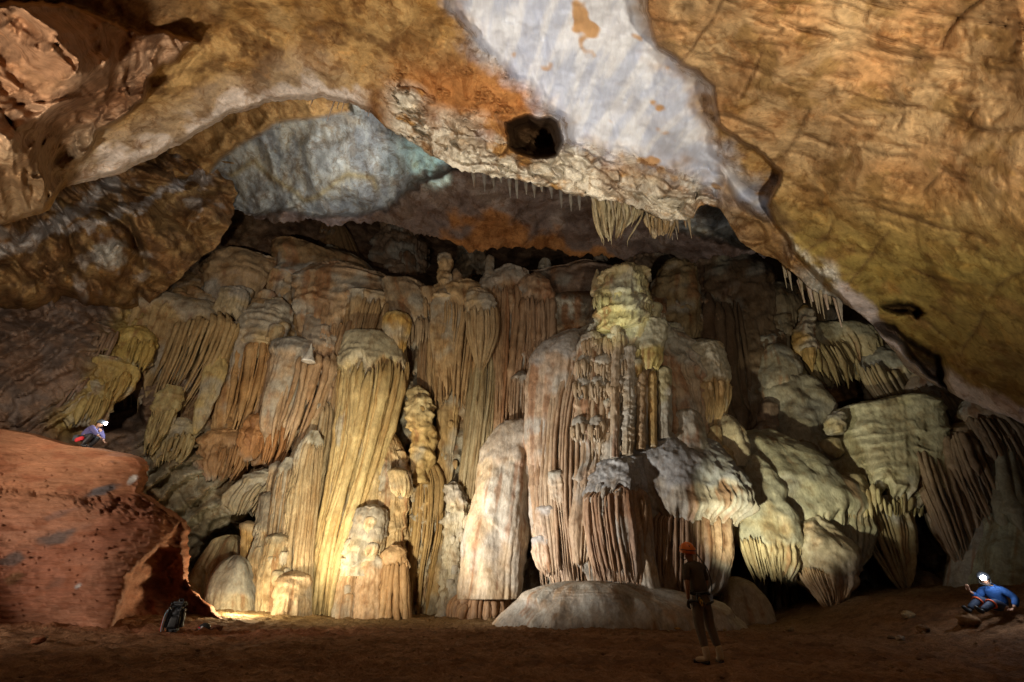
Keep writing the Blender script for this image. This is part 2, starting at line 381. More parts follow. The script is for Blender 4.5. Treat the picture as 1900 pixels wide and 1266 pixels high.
ct_ = mix((.76, .71, .60), (.56, .33, .12), ss(.15, .55, .7 * n2 + .7 * n1 + .5 * (gid - .5))); ct_ = mix(ct_, (.60, .55, .57), .8 * ss(.1, .4, fbm(P, .8, 3, 79)) * ss(45, 75, toRim) * (1 - ss(880, 960, X))); ct_ = mix(ct_, (.22, .12, .06), .75 * (1 - ss(.0, .10, g2 - g1)) * ss(-.3, .2, n1))
col = mix(col, ct_, np.clip(band * 1.2, 0, 1))
ws = fbm(np.stack([P[..., 0] * 2.6 + P[..., 1] * .6, P[..., 1] * .35, P[..., 2] * .35], -1), 1, 4, 78); wc = mix((.56, .63, .80), (.78, .83, .93), ss(-.3, .3, ws + .5 * n1)); wc = mix(wc, (.46, .47, .53), .4 * ss(.05, .5, n2 + .3 * n1)); wc = mix(wc, (.56, .34, .17), ss(.42, .62, fbm(P, 1.1, 3, 77)))
inc = ss(-42, 30, wht + 26 * n2 + 18 * n1); col = mix(col, wc, np.maximum(inc * .97, 0) * (1 - ins * .92))
strip = ss(44, 26, toRim + 14 * n2 + 8 * n1) * ss(1540, 1560, X)
col = mix(col, (.62, .55, .54), strip); col = mix(col, (.12, .065, .03), np.clip(ss(0, 10, rec2) + ss(0, 6, rec1), 0, 1) * .8)  # pale strip; shade of the pockets put into their colour
col = mix(col, (.13, .075, .04), inh * .9); col = mix(col, (.60, .58, .52), popc * ss(-.6, .0, n2)); col = mix(col, (.33, .20, .09), blockm * .7)  # shade inside the hole put into its colour; crust and block tones
fidm = np.zeros(X.shape, int); fidm[wht > 0] = 1; fidm[slab > 2] = 3; fidm[lobe > 2] = 2
X2, Y2, D3 = curl(X, Yp, D2, 0, 14, 2.2, .022)
V = unp(X2, Y2, d=D3)
k = V.shape[0] - nr
col = np.concatenate([col, np.repeat(col[-1:], k, 0)]); fidm = np.concatenate([fidm, np.repeat(fidm[-1:], k, 0)])
Q = grid_faces(*X2.shape)
split_mk(V, Q, col, fidm.ravel()[Q[:, 0]], [
    ('cave_ceiling', 'ochre cave ceiling with a pale arched rim and a dark round hole', 'ceiling', 'structure'),
    ('white_flowstone', 'broad white flowstone band running down the ceiling towards the right', 'flowstone', None, CALC),
    ('rock_outcrop', 'orange brown broken rock outcrop bulging from the ceiling at upper left', 'rock', None),
    ('rock_slab', 'huge orange to yellow cracked rock slab overhanging the right side', 'rock', None)], ROCK)

# ---- rear dome seen through the arch
xs, ys = np.arange(180, 1480, 3.2), np.linspace(110, 470, 112)
X = np.repeat(xs[None], len(ys), 0)
bot = np.interp(xs, [300,430,560,700,800,900,1000,1100,1200,1480], [420,395,405,415,440,455,462,470,470,470]) + 16 * pn(xs / 60, 3.3) + 14 * np.abs(pn(xs / 26, 9)) + 8 * np.abs(pn(xs / 9, 4))
Yp = 110 + (bot[None] - 110) * np.linspace(0, 1, len(ys))[:, None]
D = tps([(180,110,22),(180,440,30),(300,110,22),(300,420,30),(440,250,26),(600,150,22),(600,300,25),(600,400,27),(800,200,22),(800,330,25),(850,430,27),(1000,250,21),(1000,400,27),(1150,430,27),(1300,300,21),(1480,150,18),(1480,460,24)], X, Yp)
P = unp(X, Yp, d=D)
fc, fe, fid = facets(P, .28, 5.0)
wx = X + 14 * pn(X / 60, Yp / 60, 1.5); wy = Yp + 14 * pn(X / 60, Yp / 60, 3.5)
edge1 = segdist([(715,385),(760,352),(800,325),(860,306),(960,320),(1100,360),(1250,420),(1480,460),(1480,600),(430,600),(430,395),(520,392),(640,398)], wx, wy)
edge2 = segdist([(300,100),(640,100),(650,205),(560,232),(505,238),(470,255),(425,290),(395,330),(300,340)], wx, wy)
disp = .5 * fbm(P, .22, 4, 81) + .2 * fbm(P, .8, 4, 82) + .4 * fc + 1.6 * ss(-5, 14, edge1 + 9 * pn(X / 16, Yp / 16, 2)) + 1.6 * ss(-5, 14, edge2 + 8 * pn(X / 16, Yp / 16, 3))
vein = np.exp(-(segdist([(430,330),(480,300),(520,335),(560,372),(600,352),(645,325),(690,335),(700,352)], wx, wy, False) / 6) ** 2)
disp += .15 * vein + .30 * ridged(P, .4, 4, 11.0, (.8, .8, .8)) + .08 * fbm(P, 3, 3, 83)
n1, n2 = fbm(P, .4, 5, 84), fbm(P, 1.5, 4, 85)
col = mix((.38, .39, .365), (.27, .28, .285), ss(-.3, .4, n1)); col = mix(col, (.16, .15, .14), .7 * ss(.15, .5, n2)); col = mix(col, (.46, .41, .30), .5 * ss(.1, .5, -n1 + .4 * n2))
dst = fbm(np.stack([P[..., 0] * 1.5 - P[..., 2] * .9, P[..., 1] * .4, P[..., 2] * .35 + P[..., 0] * .3], -1), 1, 4, 86); col = mix(col, (.19, .20, .21), .6 * ss(.12, .3, dst)); col = mix(col, (.47, .49, .47), .5 * ss(.15, .4, -dst + .3 * n2))
col = mix(col, (.30, .24, .12), vein * .8)
e2 = ss(-3, 8, edge2); col = mix(col, mix((.36, .21, .08), (.34, .31, .26), ss(-.1, .5, n1 - .2)), e2)
e1 = ss(-3, 10, edge1); c1 = mix((.13, .095, .085), (.21, .17, .155), ss(0, .5, n1)); c1 = mix(c1, (.24, .11, .04), ss(40, 60, edge1 - 40 + 50 * n1) * ss(780, 840, X)); col = mix(col, c1, e1)  # band colour lowered so the recess under the dome looks less lit
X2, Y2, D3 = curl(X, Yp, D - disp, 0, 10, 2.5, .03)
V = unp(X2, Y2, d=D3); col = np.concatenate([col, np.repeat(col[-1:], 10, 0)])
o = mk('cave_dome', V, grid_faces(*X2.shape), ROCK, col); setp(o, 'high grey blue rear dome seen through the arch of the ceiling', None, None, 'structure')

# ---- brown rounded boulder shelf below the left end of the arch
ys = np.arange(236, 600, 2.9); n = 230
xr = np.interp(ys, [236,262,290,330,360,395,420,450,480,520,560,600], [395,425,440,432,438,432,425,408,372,330,280,250]) + 7 * pn(ys / 25, 2.2) + 4 * pn(ys / 9, 2.7)
X = np.hstack([np.repeat(np.arange(-640, -132, 16.0)[None], len(ys), 0), -130 + (xr[:, None] + 130) * np.linspace(0, 1, n)[None]]); n = X.shape[1]; Yp = np.repeat(ys[:, None], n, 1)
Yw = tps([(-130,240,11),(-130,600,14.5),(0,420,13),(0,560,15),(150,300,15),(200,450,17),(200,590,19),(350,280,18),(400,330,19),(420,420,20),(330,520,20.5),(250,600,20)], X, Yp)
P = unp(X, Yp, Y=Yw)
g1, g2, gid = worley((X + .6 * Yp) / 125 + .2 * pn(X / 60, Yp / 60), (Yp - .35 * X) / 62 + .2 * pn(X / 60, Yp / 60, 5), 3.7)
k1, k2, kid = worley((X + .5 * Yp) / 52, (Yp - .35 * X) / 34, 9.7)
fc, fe, fid = facets(P, .9, 15.0)
W_ = P * np.array([.62, .5, .62]) + .35 * np.stack([fbm(P, .5, 2, 96 + k) for k in range(3)], -1)
bil = np.abs(pn(W_[..., 0] * .55 + .3 * W_[..., 2], W_[..., 1] * .5, W_[..., 2] * .6)) * 2.0 + .9 * np.abs(pn(W_[..., 0] * 1.3, W_[..., 1] * 1.1, W_[..., 2] * 1.5 + 5))
disp = 1.5 * bil ** .8 + .45 * ridged(P, .7, 4, 9.0, (.8, .6, 1)) + .15 * fbm(P, .9, 4, 91) + .10 * fbm(P, 2.4, 3, 92) - 1.3
disp -= 3.2 * ss(530, 600, Yp + 18 * pn(X / 50, Yp / 50, 8))
n1, n2 = fbm(P, .6, 4, 93), fbm(P, 1.6, 4, 94)
col = mix((.27, .15, .065), (.36, .23, .10), ss(-.3, .4, n1)); col = mix(col, (.15, .085, .045), .7 * ss(0, .4, n2))
wl = np.minimum(segdist([(0,468),(70,440),(120,400),(170,375),(205,335)], X + 16 * n1, Yp + 16 * n2, False) / 18, segdist([(110,430),(190,415),(230,395),(330,345),(400,300)], X + 14 * n1, Yp + 14 * n2, False) / 9)
col = mix(col, (.50, .46, .44), ss(1.1, .5, wl)); col = mix(col, (.56, .54, .49), ss(34, 22, np.hypot(X - 205, (Yp - 472) * 1.1) + 12 * n2))
col = mix(col, (.44, .40, .37), ss(.3, .6, fbm(P, .9, 3, 95)) * .7)
X2, Y2, D3 = curl(X, Yp, Yw - disp, 1, 10, 3, .025)
o = mk('boulder_shelf', unp(X2, Y2, Y=D3), grid_faces(*X2.shape), ROCK, np.concatenate([col, np.repeat(col[:, -1:], 10, 1)], 1))
setp(o, 'brown rounded boulders with white streaks under the left end of the arch', 'rock')

# ---- cave wall behind all the formations
xs, ys = np.concatenate([np.arange(-640, -140, 14.0), np.arange(-140, 2050, 4.0), np.arange(2050, 2700, 14.0)]), np.arange(380, 1200, 3.4)
X, Yp = np.meshgrid(xs, ys)
Yw = tps([(-140,600,14.5),(0,600,16.5),(0,780,16.5),(-140,900,14),(150,700,18.5),(230,760,22),(300,560,23),(300,800,22.5),(400,900,23.5),(480,950,25),(380,1060,25.5),(430,480,26),(430,390,26),
    (600,480,29),(800,450,36),(800,390,36),(1000,430,40),(1200,430,36),(800,560,27),(1100,560,26),(1400,600,24.5),(1300,420,30),(1500,500,25),(1600,650,23.5),(1700,800,23),(1900,900,18.5),(2050,900,16),(1900,1150,17.5),(2050,600,15),
    (1600,1050,24.5),(1600,1180,24),(1000,800,25.5),(700,800,27),(700,1000,26),(1000,1180,25),(600,1180,26),(200,1180,26),(-140,1180,20),(1300,900,24.5),(1300,1180,24)], X, Yp)
Yw = np.maximum(Yw, 7.0)
fl = ss(440, 520, X + 20 * pn(X / 60, Yp / 60, 7)) * (1 - ss(1330, 1420, X)) * ss(500, 560, Yp) + ss(1560, 1600, X) * ss(790, 830, Yp) * (1 - ss(1850, 1900, X))
fl = np.clip(fl, 0, 1); Yw = Yw * (1 - fl) + fl * (ybase(X) + 1.15 + 1.6 * np.clip((1150 - Yp) / 600, 0, 1.2))
P = unp(X, Yp, Y=Yw)
wlk = (X + (Yp - 800) * (950 - X) / 1500)
rd = np.minimum(np.abs(pn(wlk / 11, Yp / 260, 2.2)) * 2.4, 1) ** .6 + .5 * np.minimum(np.abs(pn(wlk / 27, Yp / 300, 5.2)) * 2.2, 1)
tq = Yp / 85 + 1.2 * pn(wlk / 60, Yp / 300, 9) + .5 * np.abs(pn(wlk / 22, 4)); tqf = tq - np.floor(tq)
zl = (1 - ss(240, 330, X + 30 * pn(X / 60, Yp / 60))) * ss(520, 560, Yp)                       # scaly wall at far left
zt = ss(420, 300, X) * ss(480, 560, Yp)
q = (Yp * .85 + .5 * X + 30 * fbm(np.stack([X / 140, Yp / 90, 0 * X], -1), 1, 4, 6)) / 27
ti = np.floor(q); tf = q - ti
a = X * .9 - Yp * .5
scal = np.abs(pn(a / 22 + ti * 5.17, ti * 3.1)) + .5 * np.abs(pn(a / 7 + ti * 3, ti * 2.1))
tier = tf ** 1.4 * (1 - ss(.8, 1, tf)) * (.5 + scal)
fr = np.abs(pn(a / 5.5, ti * 2.7 + tf * .2)) * ss(.35, .8, tf)
disp = .5 * fbm(P, .4, 4, 101) + .2 * fbm(P, 1.2, 4, 102) + zt * (.75 * tier + .16 * fr)
fc, fe, fid = facets(P, .7, 25.0)
rocky = ss(240, 300, X) * (1 - ss(470, 560, X)) * ss(780, 820, Yp)
disp += rocky * (.9 * fc + .9 * tier + .22 * fr)
disp += fl * (.42 * rd + .75 * tqf ** 1.6 * (1 - ss(.9, 1, tqf)))
disp += (1 - fl) * (1 - zt) * (1 - rocky) * (.35 * np.abs(pn(a / 16, Yp / 120)) + .3 * tier)
nook = segdist([(178,800),(190,760),(205,730),(235,722),(262,745),(268,790),(250,806)], X + 8 * pn(X / 15, Yp / 15), Yp)
nook2 = segdist([(352,1062),(372,1020),(398,985),(430,968),(448,985),(470,950),(482,930),(480,980),(450,1030),(400,1050)], X + 6 * pn(X / 12, Yp / 12), Yp)
nook3 = segdist([(952,960),(985,915),(990,1000),(1000,1060),(985,1090),(970,1010)], X, Yp)
rr = ss(1430, 1470, X) * (1 - ss(1690, 1710, X)) * ss(620, 660, Yp) * (1 - ss(770, 800, Yp))
disp -= 3.0 * ss(-3, 14, nook) + 3.2 * ss(-3, 12, nook2) + rr * (1.4 + .5 * fbm(P, .9, 3, 106))
n1, n2 = fbm(P, .5, 4, 103), fbm(P, 1.5, 4, 104)
col = mix((.26, .165, .095), (.34, .235, .14), ss(-.4, .4, n1)); col = mix(col, (.15, .10, .07), .6 * ss(0, .4, n2))
col = mix(col, mix((.28, .19, .14), (.20, .15, .125), ss(-.2, .3, n2)), zl)
yb = np.exp(-(segdist([(290,520),(255,580),(225,620),(190,690),(165,740),(120,790)], X + 14 * n1, Yp, False) / 26) ** 2)
col = mix(col, (.50, .38, .13), yb * .85)
col = mix(col, mix((.33, .28, .19), (.36, .24, .13), ss(.1, .5, n1)), rocky); col = mix(col, (.46, .42, .32), rocky * ss(.1, .4, fbm(P, 1.1, 3, 107)))
col = mix(col, (.40, .22, .09), ss(380, 430, X) * (1 - ss(500, 530, X)) * ss(700, 740, Yp) * (1 - ss(860, 900, Yp)) * ss(-.1, .2, n2))
col = mix(col, mix((.17, .10, .055), (.34, .17, .065), ss(.1, .5, n1)), rr)
wst = pn(wlk / 20, Yp / 240, 3) + .5 * n2; fcx = mix((.38, .28, .18), (.36, .33, .27), ss(-.2, .3, n1)); fcx = mix(fcx, (.30, .15, .07), .8 * ss(.1, .45, wst)); col = mix(col, fcx, fl)
hall = ss(560, 500, Yp) * ss(440, 500, X); col = mix(col, mix((.13, .08, .05), (.19, .12, .08), ss(-.2, .3, n2)), hall)  # hall wall darkened in colour to stand for the unlit recess
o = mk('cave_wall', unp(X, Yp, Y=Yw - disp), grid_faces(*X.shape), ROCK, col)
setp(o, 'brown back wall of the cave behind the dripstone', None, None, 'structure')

# ---- red mud bank at left
ys = np.concatenate([np.arange(790, 1215, 2.5)])
ee = np.array([(786,-60),(800,30),(806,70),(816,104),(826,132),(832,190),(842,240),(852,268),(866,276),(880,274),(905,270),(914,262),(922,282),(938,302),(952,328),(966,344),(984,354),(1010,348),
      (1040,352),(1062,348),(1090,352),(1110,376),(1135,402),(1152,424),(1164,446),(1180,480),(1215,540)], float)
n = 240
xr = np.interp(ys, ee[:, 0], ee[:, 1]) + 6 * pn(ys / 13, 4.1) + 4 * pn(ys / 5, 8.1)
X = np.hstack([np.repeat(np.arange(-620, -142, 12.0)[None], len(ys), 0), -140 + (xr[:, None] + 140) * np.linspace(0, 1, n)[None]]); n = X.shape[1]; Yp = np.repeat(ys[:, None], n, 1)
Yw = tps([(-140,790,13.5),(-140,1200,11.3),(0,1190,13.0),(0,1000,13.7),(0,810,14.2),(150,900,14.4),(150,1100,14.0),(200,1185,13.4),(270,860,15.2),(240,1050,14.6),(340,980,16.0),(350,1080,16.4),(300,1010,15.2),(400,1140,16.9),(440,1165,16.6),(300,1180,15.0),(540,1215,14)], X, Yp)
P = unp(X, Yp, Y=Yw)
wx = X + 7 * pn(X / 18, Yp / 18, 6) + 3 * pn(X / 6, Yp / 6, 7)
alc = segdist([(296,1012),(262,1040),(240,1062),(226,1110),(206,1168),(200,1192),(250,1186),(300,1178),(380,1172),(408,1160),(385,1125),(352,1096),(342,1066),(330,1020)], wx, Yp)
wy = Yp + 6 * pn(X / 22, Yp / 16, 16) + 3 * pn(X / 7, Yp / 7, 17)
led = 898 + .12 * X + 4 * pn(X / 30, 2.0)
disp = .22 * fbm(P, .4, 2, 111) + .05 * fbm(P * np.array([1, 1, 2.5]), 1.6, 4, 112)
lay = (Yp - .02 * X + 6 * fbm(np.stack([X / 90, Yp / 40, 0 * X], -1), 1, 3, 113)) / 11
disp += .05 * (lay - np.floor(lay)) + .12 * ss(-1, 8, wy - led) - .16 * np.exp(-((wy - led - 6) / 7) ** 2)
crumb = (np.exp(-((wy - led - 14) / 16) ** 2) * ss(90, 180, X) + np.exp(-(segdist([(270,905),(310,945),(345,985),(335,1020)], X, Yp, False) / 16) ** 2))
w1, w2, wid = worley(X / 9, Yp / 7, 4.4)
disp += np.clip(crumb, 0, 1) * (.2 * (wid - .4) * ss(0, .3, w2 - w1) + .2 * fbm(P, 3, 3, 115))
right = ss(0, 25, -segdist([(-300,700),(300,700),(300,960),(296,1012),(262,1040),(240,1062),(226,1110),(200,1192),(190,1300),(-300,1300)], wx, Yp))
w3 = facets(P, 1.5, 45.0)[0]
disp += right * (.4 * fbm(P, 1.2, 4, 117) + .35 * w3) - 2.0 * ss(-3, 8, alc) * (.6 + .4 * ss(0, 50, alc)) - right * .5 * ss(0, 110, X - 250)
disp -= .8 * ss(16, 0, xr[:, None] - X) ** 1.5
n1, n2 = fbm(P, .5, 4, 118), fbm(P * np.array([1, 1, 2.2]), 1.4, 4, 119)
col = mix((.38, .155, .09), (.42, .20, .12), ss(-.4, .4, n1)); col = mix(col, (.36, .165, .075), ss(1000, 900, Yp) * .6); col = mix(col, (.27, .09, .04), .6 * ss(.1, .5, n2)); col = mix(col, (.19, .075, .04), np.clip(crumb, 0, 1) * .6)
for (bx, by, bw, bh, cc, kk) in [(105,998,44,14,(.13,.10,.09),.9),(20,1040,22,14,(.12,.09,.08),.9),(185,912,34,9,(.11,.11,.12),.9),(100,960,30,8,(.2,.12,.1),.6),(100,1085,30,12,(.2,.11,.08),.5),(145,1088,8,6,(.62,.58,.58),1),(246,890,8,7,(.62,.58,.55),1),(25,1075,16,12,(.2,.12,.05),.6)]:
    rr = np.hypot((X - bx + .4 * (Yp - by)) / bw, (Yp - by + .3 * (X - bx)) / bh) + .7 * n2 + .3 * n1
    col = mix(col, cc, kk * ss(1.1, .4, rr))
X2, Y2, D3 = curl(X, Yp, Yw - disp, 1, 12, 2.5, .03)
o = mk('mud_bank', unp(X2, Y2, Y=D3), grid_faces(*X2.shape), MUD, np.concatenate([col, np.repeat(col[:, -1:], 12, 1)], 1))
setp(o, 'tall red brown mud bank with a shadowed alcove at its right foot', 'mud bank')

# ---- floor
nx, ny = 620, 560
ux = np.linspace(-1, 1, nx); xs = 34 * np.sign(ux) * np.abs(ux) ** 1.5
ys = np.concatenate([np.linspace(-14, 3.9, 40), 4 + 30 * np.linspace(0, 1, ny - 40) ** 1.25])
X, Y = np.meshgrid(xs, ys)
Z = floor_z(X, Y); P = np.stack([X, Y, Z], -1)
Z = Z + .06 * fbm(P, .5, 3, 121) + .06 * fbm(P, 2.2, 5, 122, .6) + .07 * np.clip(fbm(P, 6.0, 3, 123) - .1, 0, 1)
edge = np.exp(-((Y - 13.2 - .25 * (X + 12)) / 1.0) ** 2) * ss(-3, -6, X)
Z = Z + edge * .12 * np.abs(fbm(P, 2.5, 3, 124)) - .03
n1, n2 = fbm(P, .6, 4, 125), fbm(P, 2.5, 4, 126)
col = mix((.30, .155, .08), (.38, .21, .115), ss(-.4, .4, n1)); col = mix(col, (.16, .085, .05), .6 * ss(.05, .5, n2)); col = mix(col, (.36, .25, .12), ss(15, 19, Y) * .8); col = mix(col, (.36, .14, .07), edge * .8)
o = mk('cave_floor', np.stack([X, Y, Z], -1), grid_faces(*X.shape), SAND, col)
setp(o, 'flat brown sandy cave floor', None, None, 'structure')
# ------------------------------------------------------------------ dripstone: every formation is its own closed body
_n = [0]
def body(keys, dy=0.0, ratio=.6, flute=None, tier=None, jag=None, lump=None, pop=None, rough=1.2, col=cream, cap=None, streak=None,
         lean=1.6, under=1.6, step=2.4, amp2=.3, Y=None, rods=None, subs=None, x0=None):
    """one closed dripstone body: corners, quads, colours"""
    _n[0] += 1; sd = _n[0] * 3.71
    R = np.random.RandomState(_n[0])
    K = np.array(keys, float)
    tt = np.linspace(0, 1, 400); cv, L = curve(K, tt)
    N = int(np.clip(L / step, 9, 330)); hm = max(K[:, 2].max(), 2)
    per = math.pi * hm * (1 + ratio) / 2
    nf = int(np.clip(per / (step * (.75 if flute else 1)), 12, 460)); nb = max(6, nf // 6)
    ph = np.concatenate([np.linspace(-math.pi, 0, nf, endpoint=False), np.linspace(0, math.pi, nb, endpoint=False)])
    a = (ph + math.pi) / math.pi * per                                   # way round, in pixels
    v0 = np.linspace(0, 1, N)[:, None]; M = len(ph)
    if jag:
        ja, js = jag
        c1 = np.abs(pn(a / js, sd)); c2 = np.abs(pn(a / js * 2.6, sd + 4))
        pk = np.clip(1.15 - 1.9 * c1, 0, 1) * .7 + np.clip(1 - 2 * c2, 0, 1) * .3
        sh = np.clip(ja * (1 - pk + .5 * pn(a / js * .3, sd + 9)), 0, .85)[None]
        vv = v0 * (1 - sh * ss(.35, 1, v0))
    else:
        vv = v0 + 0 * ph[None]
    def at(i, v): return np.interp(v, tt, cv[:, i])
    cx, cy, hw = at(0, vv), at(1, vv), np.maximum(at(2, vv), .3)
    base = (float(ybase(K[:, 0].mean())) if Y is None else Y) + dy
    def Yat(c): return base + lean * np.clip((1150 - c) / 600, 0, 1.2)
    Yw = Yat(cy)
    l = vv * L
    cx = cx + .07 * hm * pn(l / (1.5 * hm + 8), sd)
    ang = a[None] + 0 * l
    disp = np.zeros((N, M))
    w1 = pn(ang / 40, l / 70, sd)
    ramp = 1.0
    if flute:
        sp, am, st = flute
        ramp = ss(st - 5, st + 8, cy + (4 + .3 * hm) * pn(ang / 30, sd) + 6 * np.abs(pn(ang / 9, sd + 2)))
        q = ang / sp + .35 * pn(ang / sp * .35, l / 150, sd)
        f1 = np.minimum(np.abs(pn(q, l / 420 + sd, 1.3)) * 2.4, 1) ** .6
        f2 = np.minimum(np.abs(pn(q * 2.3, l / 300 + sd, 6.1)) * 2.2, 1) ** .7
        big = pn(ang / sp * .28, l / 500 + sd, 3.3)
        disp += 1.5 * am * ((1 - amp2) * f1 + amp2 * f2 - .7 + .75 * big) * ramp - under * ramp - (.4 * sp * ramp if rods else 0)
    if tier:
        th, am, y0, y1 = tier
        reg = ss(y0 - 6, y0 + 8, cy) * (1 - ss(y1 - 10, y1 + 8, cy))
        x = l / th + .75 * w1 + .45 * np.abs(pn(ang / (th * 1.3), l / (th * 5), sd + 5)) + .5 * pn(ang / 130, l / 200, sd + 6)
        ti = np.floor(x); tf = x - ti
        scal = np.abs(pn(ang / (th * .8) + ti * 5.17, ti * 3.1 + sd))
        fr = np.abs(pn(ang / 4.2, ti * 1.7 + tf * .25, sd))
        keep = ss(-.25, .35, pn(ti * 2.3 + ang / 70, ti * .9, sd + 8))
        disp += am * reg * ((tf ** 1.4 * (1 - ss(.86, 1, tf)) * (.6 + 1.2 * scal)) * keep + .3 * fr * ss(.45, .85, tf) - .3)
    s0 = float(np.median(np.linalg.norm(unp(K[:, 0], K[:, 1], Y=base) - np.array([0, 0, H]), axis=1))) / F
    P0 = unp(cx, cy, Y=Yw)
    hx = (K[:, 0].mean() - CX) / F; hy = CT - (CY - K[:, 1].mean()) / F * ST
    nrm = math.hypot(hx, hy); ed = np.array([hx / nrm, hy / nrm, 0]); ex = np.array([hy / nrm, -hx / nrm, 0])
    dd = Yw / (CT - (CY - cy) / F * ST); s = dd / F
    co, si = np.cos(ph)[None], np.sin(ph)[None]
    Pp = P0 + (co * hw * s)[..., None] * ex + (si * hw * ratio * s)[..., None] * ed
    if lump:
        sz, am = lump
        disp += am * (fbm(Pp / s0, 1 / sz, 3, sd) + .25)
    if pop:
        sz, am, y0, y1 = pop
        reg = ss(y0 - 8, y0 + 8, cy) * (1 - ss(y1 - 8, y1 + 8, cy)) * ss(-.3, .2, fbm(Pp / s0, 1 / 40, 2, sd + 6))
        q = Pp / s0 / sz; f1, f2, _ = worley(q[..., 0], q[..., 1], q[..., 2])
        disp += am * reg * (1 - 1.5 * f1)
    if hm > 9: disp += .15 * hm * pn(np.cos(ph)[None] * 1.4 + sd, np.sin(ph)[None] * 1.4, l / (1.5 * hm)) + (1 if rough >= 1 else .3) * (1.9 * np.abs(pn(ang / 5.5, l / 260, sd + 14)) + 1.3 * np.abs(pn(ang / 13, l / 300, sd + 15)))
    disp += rough * (fbm(Pp / s0, 1 / 9, 4, sd + 1) + (1.6 * fbm(Pp / s0, 1 / 38, 2, sd + 12) if hm > 18 else 0))
    disp *= ss(0, 16, hw) * .9 + .1
    disp = np.maximum(disp, -.6 * hw)
    end = 1 - (.3 * ss(.85, 1, v0) if jag else 0)
    V = P0 + (co * (hw * end + disp) * s)[..., None] * ex + (si * (hw * ratio * end + disp * min(1, ratio + .3)) * s)[..., None] * ed
    # colour of the stone: clean crust, clay stained streaks, each with edges of its own
    n1, n2 = fbm(V, .8, 4, sd), fbm(V, 2.2, 3, sd + 2)
    st_ = pn(ang / 16, l / 260, sd + 3) + .5 * pn(ang / 6, l / 160, sd + 4)
    col = np.array(col); sk = np.array(streak if streak is not None else col * np.array([.72, .6, .46]))
    cc = mix(col, col * np.array([1.1, 1.07, 1.0]), ss(-.4, .4, n1))
    cc = mix(cc, sk, .6 * ss(.05, .5, st_ + .5 * n2))
    cc = mix(cc, np.array([.44, .42, .37]) * (.55 + col.mean() * 1.1), .75 * ss(.0, .45, fbm(V, .45, 3, sd + 6)))
    cc = mix(cc, np.array([.36, .17, .075]) * (.5 + col.mean()), .6 * ss(.38, .68, st_ + .6 * n1))
    if cap is not None:
        topm = (1 - ramp) if flute else (1 - ss(.25, .5, vv))
        cc = mix(cc, cap, topm * ss(-.6, .2, n1 + .3))
    cc = mix(cc, cc * np.array([.72, .64, .56]), .7 * ss(.2, .55, n2))
    # close the foot into a hollow
    a1 = P0[-1:] * .45 + V[-1:] * .55; a1[..., 2] += .25 * (V[0, 0, 2] - V[-1, 0, 2]) * (.35 if jag else .02)
    a2 = np.repeat(P0[-1:].mean(1, keepdims=True), M, 1); a2[..., 2] += .3 * (V[0, 0, 2] - V[-1, 0, 2]) * (.5 if jag else .02)
    org = V[N - 1].mean(0)
    V = np.concatenate([V, a1, a2]); cc = np.concatenate([cc, cc[-1:], cc[-1:]])
    parts = [(V.reshape(-1, 3), grid_faces(N + 2, M, True), cc.reshape(-1, 3))]
    axisx = lambda y: np.interp(y, cv[:, 1], cv[:, 0])
    axish = lambda y: np.interp(y, cv[:, 1], cv[:, 2])
    for sp, st, shr, sink in ([(rods[0], rods[1], rods[2], 1.0), (rods[0] * .55, rods[1] + 3, .5, .94)] if rods else []):   # separate rods running down the front
        y1 = K[-1, 1]
        nr_ = max(3, int(per / sp * .92))
        th = -math.pi + math.pi * (np.arange(nr_) + .5 + R.uniform(-.35, .35, nr_)) / nr_
        lat = np.cos(th)
        ys = st - (4 + .3 * hm) * pn((th + math.pi) / math.pi * per / 30, sd) - 6 + R.uniform(-7, 7, nr_)
        ja = jag[0] if jag else 0
        tone = np.abs(pn(np.arange(nr_) * .31, sd + 2))
        ye = (y1 - (y1 - ys) * np.clip(ja * (R.uniform(-.25, 1, nr_) + .6 * tone), -.12, .8)) if jag else np.full(nr_, y1)
        ye = np.where(R.rand(nr_) < shr, ys + (ye - ys) * R.uniform(.25, .85, nr_), ye)
        wd = sp * .5 * np.exp(R.normal(-.12, .34, nr_)).clip(.4, 1.7)
        led_ = K[0, 1] + (K[-1, 1] - K[0, 1]) * R.uniform(.2, .9, 3)
        rows = int(np.clip((y1 - st) / 7, 8, 70)); sides = 6
        t = np.linspace(0, 1, rows)
        yy = ys[:, None] + (ye - ys)[:, None] * t[None]
        hh = axish(yy)
        xr_ = axisx(yy) + lat[:, None] * hh * .97 + sp * 1.0 * pn(lat[:, None] * hm / (sp * 2.2), yy / 170, sd) + .12 * sp * pn(np.arange(nr_)[:, None] * 3.3, yy / 22)
        Yr = Yat(yy); sr = Yr / (CT - (CY - yy) / F * ST) / F
        Yr = Yr - np.sqrt(np.maximum(1 - lat[:, None] ** 2, .02)) * hh * ratio * sr * sink
        prof = (ss(-.02, .05, t) * .85 + .15) * ((1 - ss(.78, 1.02, t) * .9) if True else 1)
        rad = wd[:, None] * prof[None] * (1 + .18 * pn(np.arange(nr_)[:, None] * 7.7, yy / 30)) * (1 - .25 * t[None] * (1 if jag else 0))
        for lk in led_:                                                  # ledges where neighbouring rods swell together
            dl = yy - lk - 22 * pn(lat[:, None] * hm / 34, lk) ; rad = rad * (1 + .45 * np.exp(-np.where(dl > 0, dl / 3.0, -dl / 16.0)))
        al = np.linspace(0, 2 * math.pi, sides, endpoint=False)
        c0 = unp(xr_, yy, Y=Yr)[:, :, None, :]
        VV = c0 + (np.cos(al) * (rad * sr)[..., None])[..., None] * ex + (np.sin(al) * (rad * sr)[..., None])[..., None] * ed
        nn = pn(np.arange(nr_)[:, None, None] * 1.9 + 0 * t[None, :, None], (yy / 60)[..., None], al * .3)
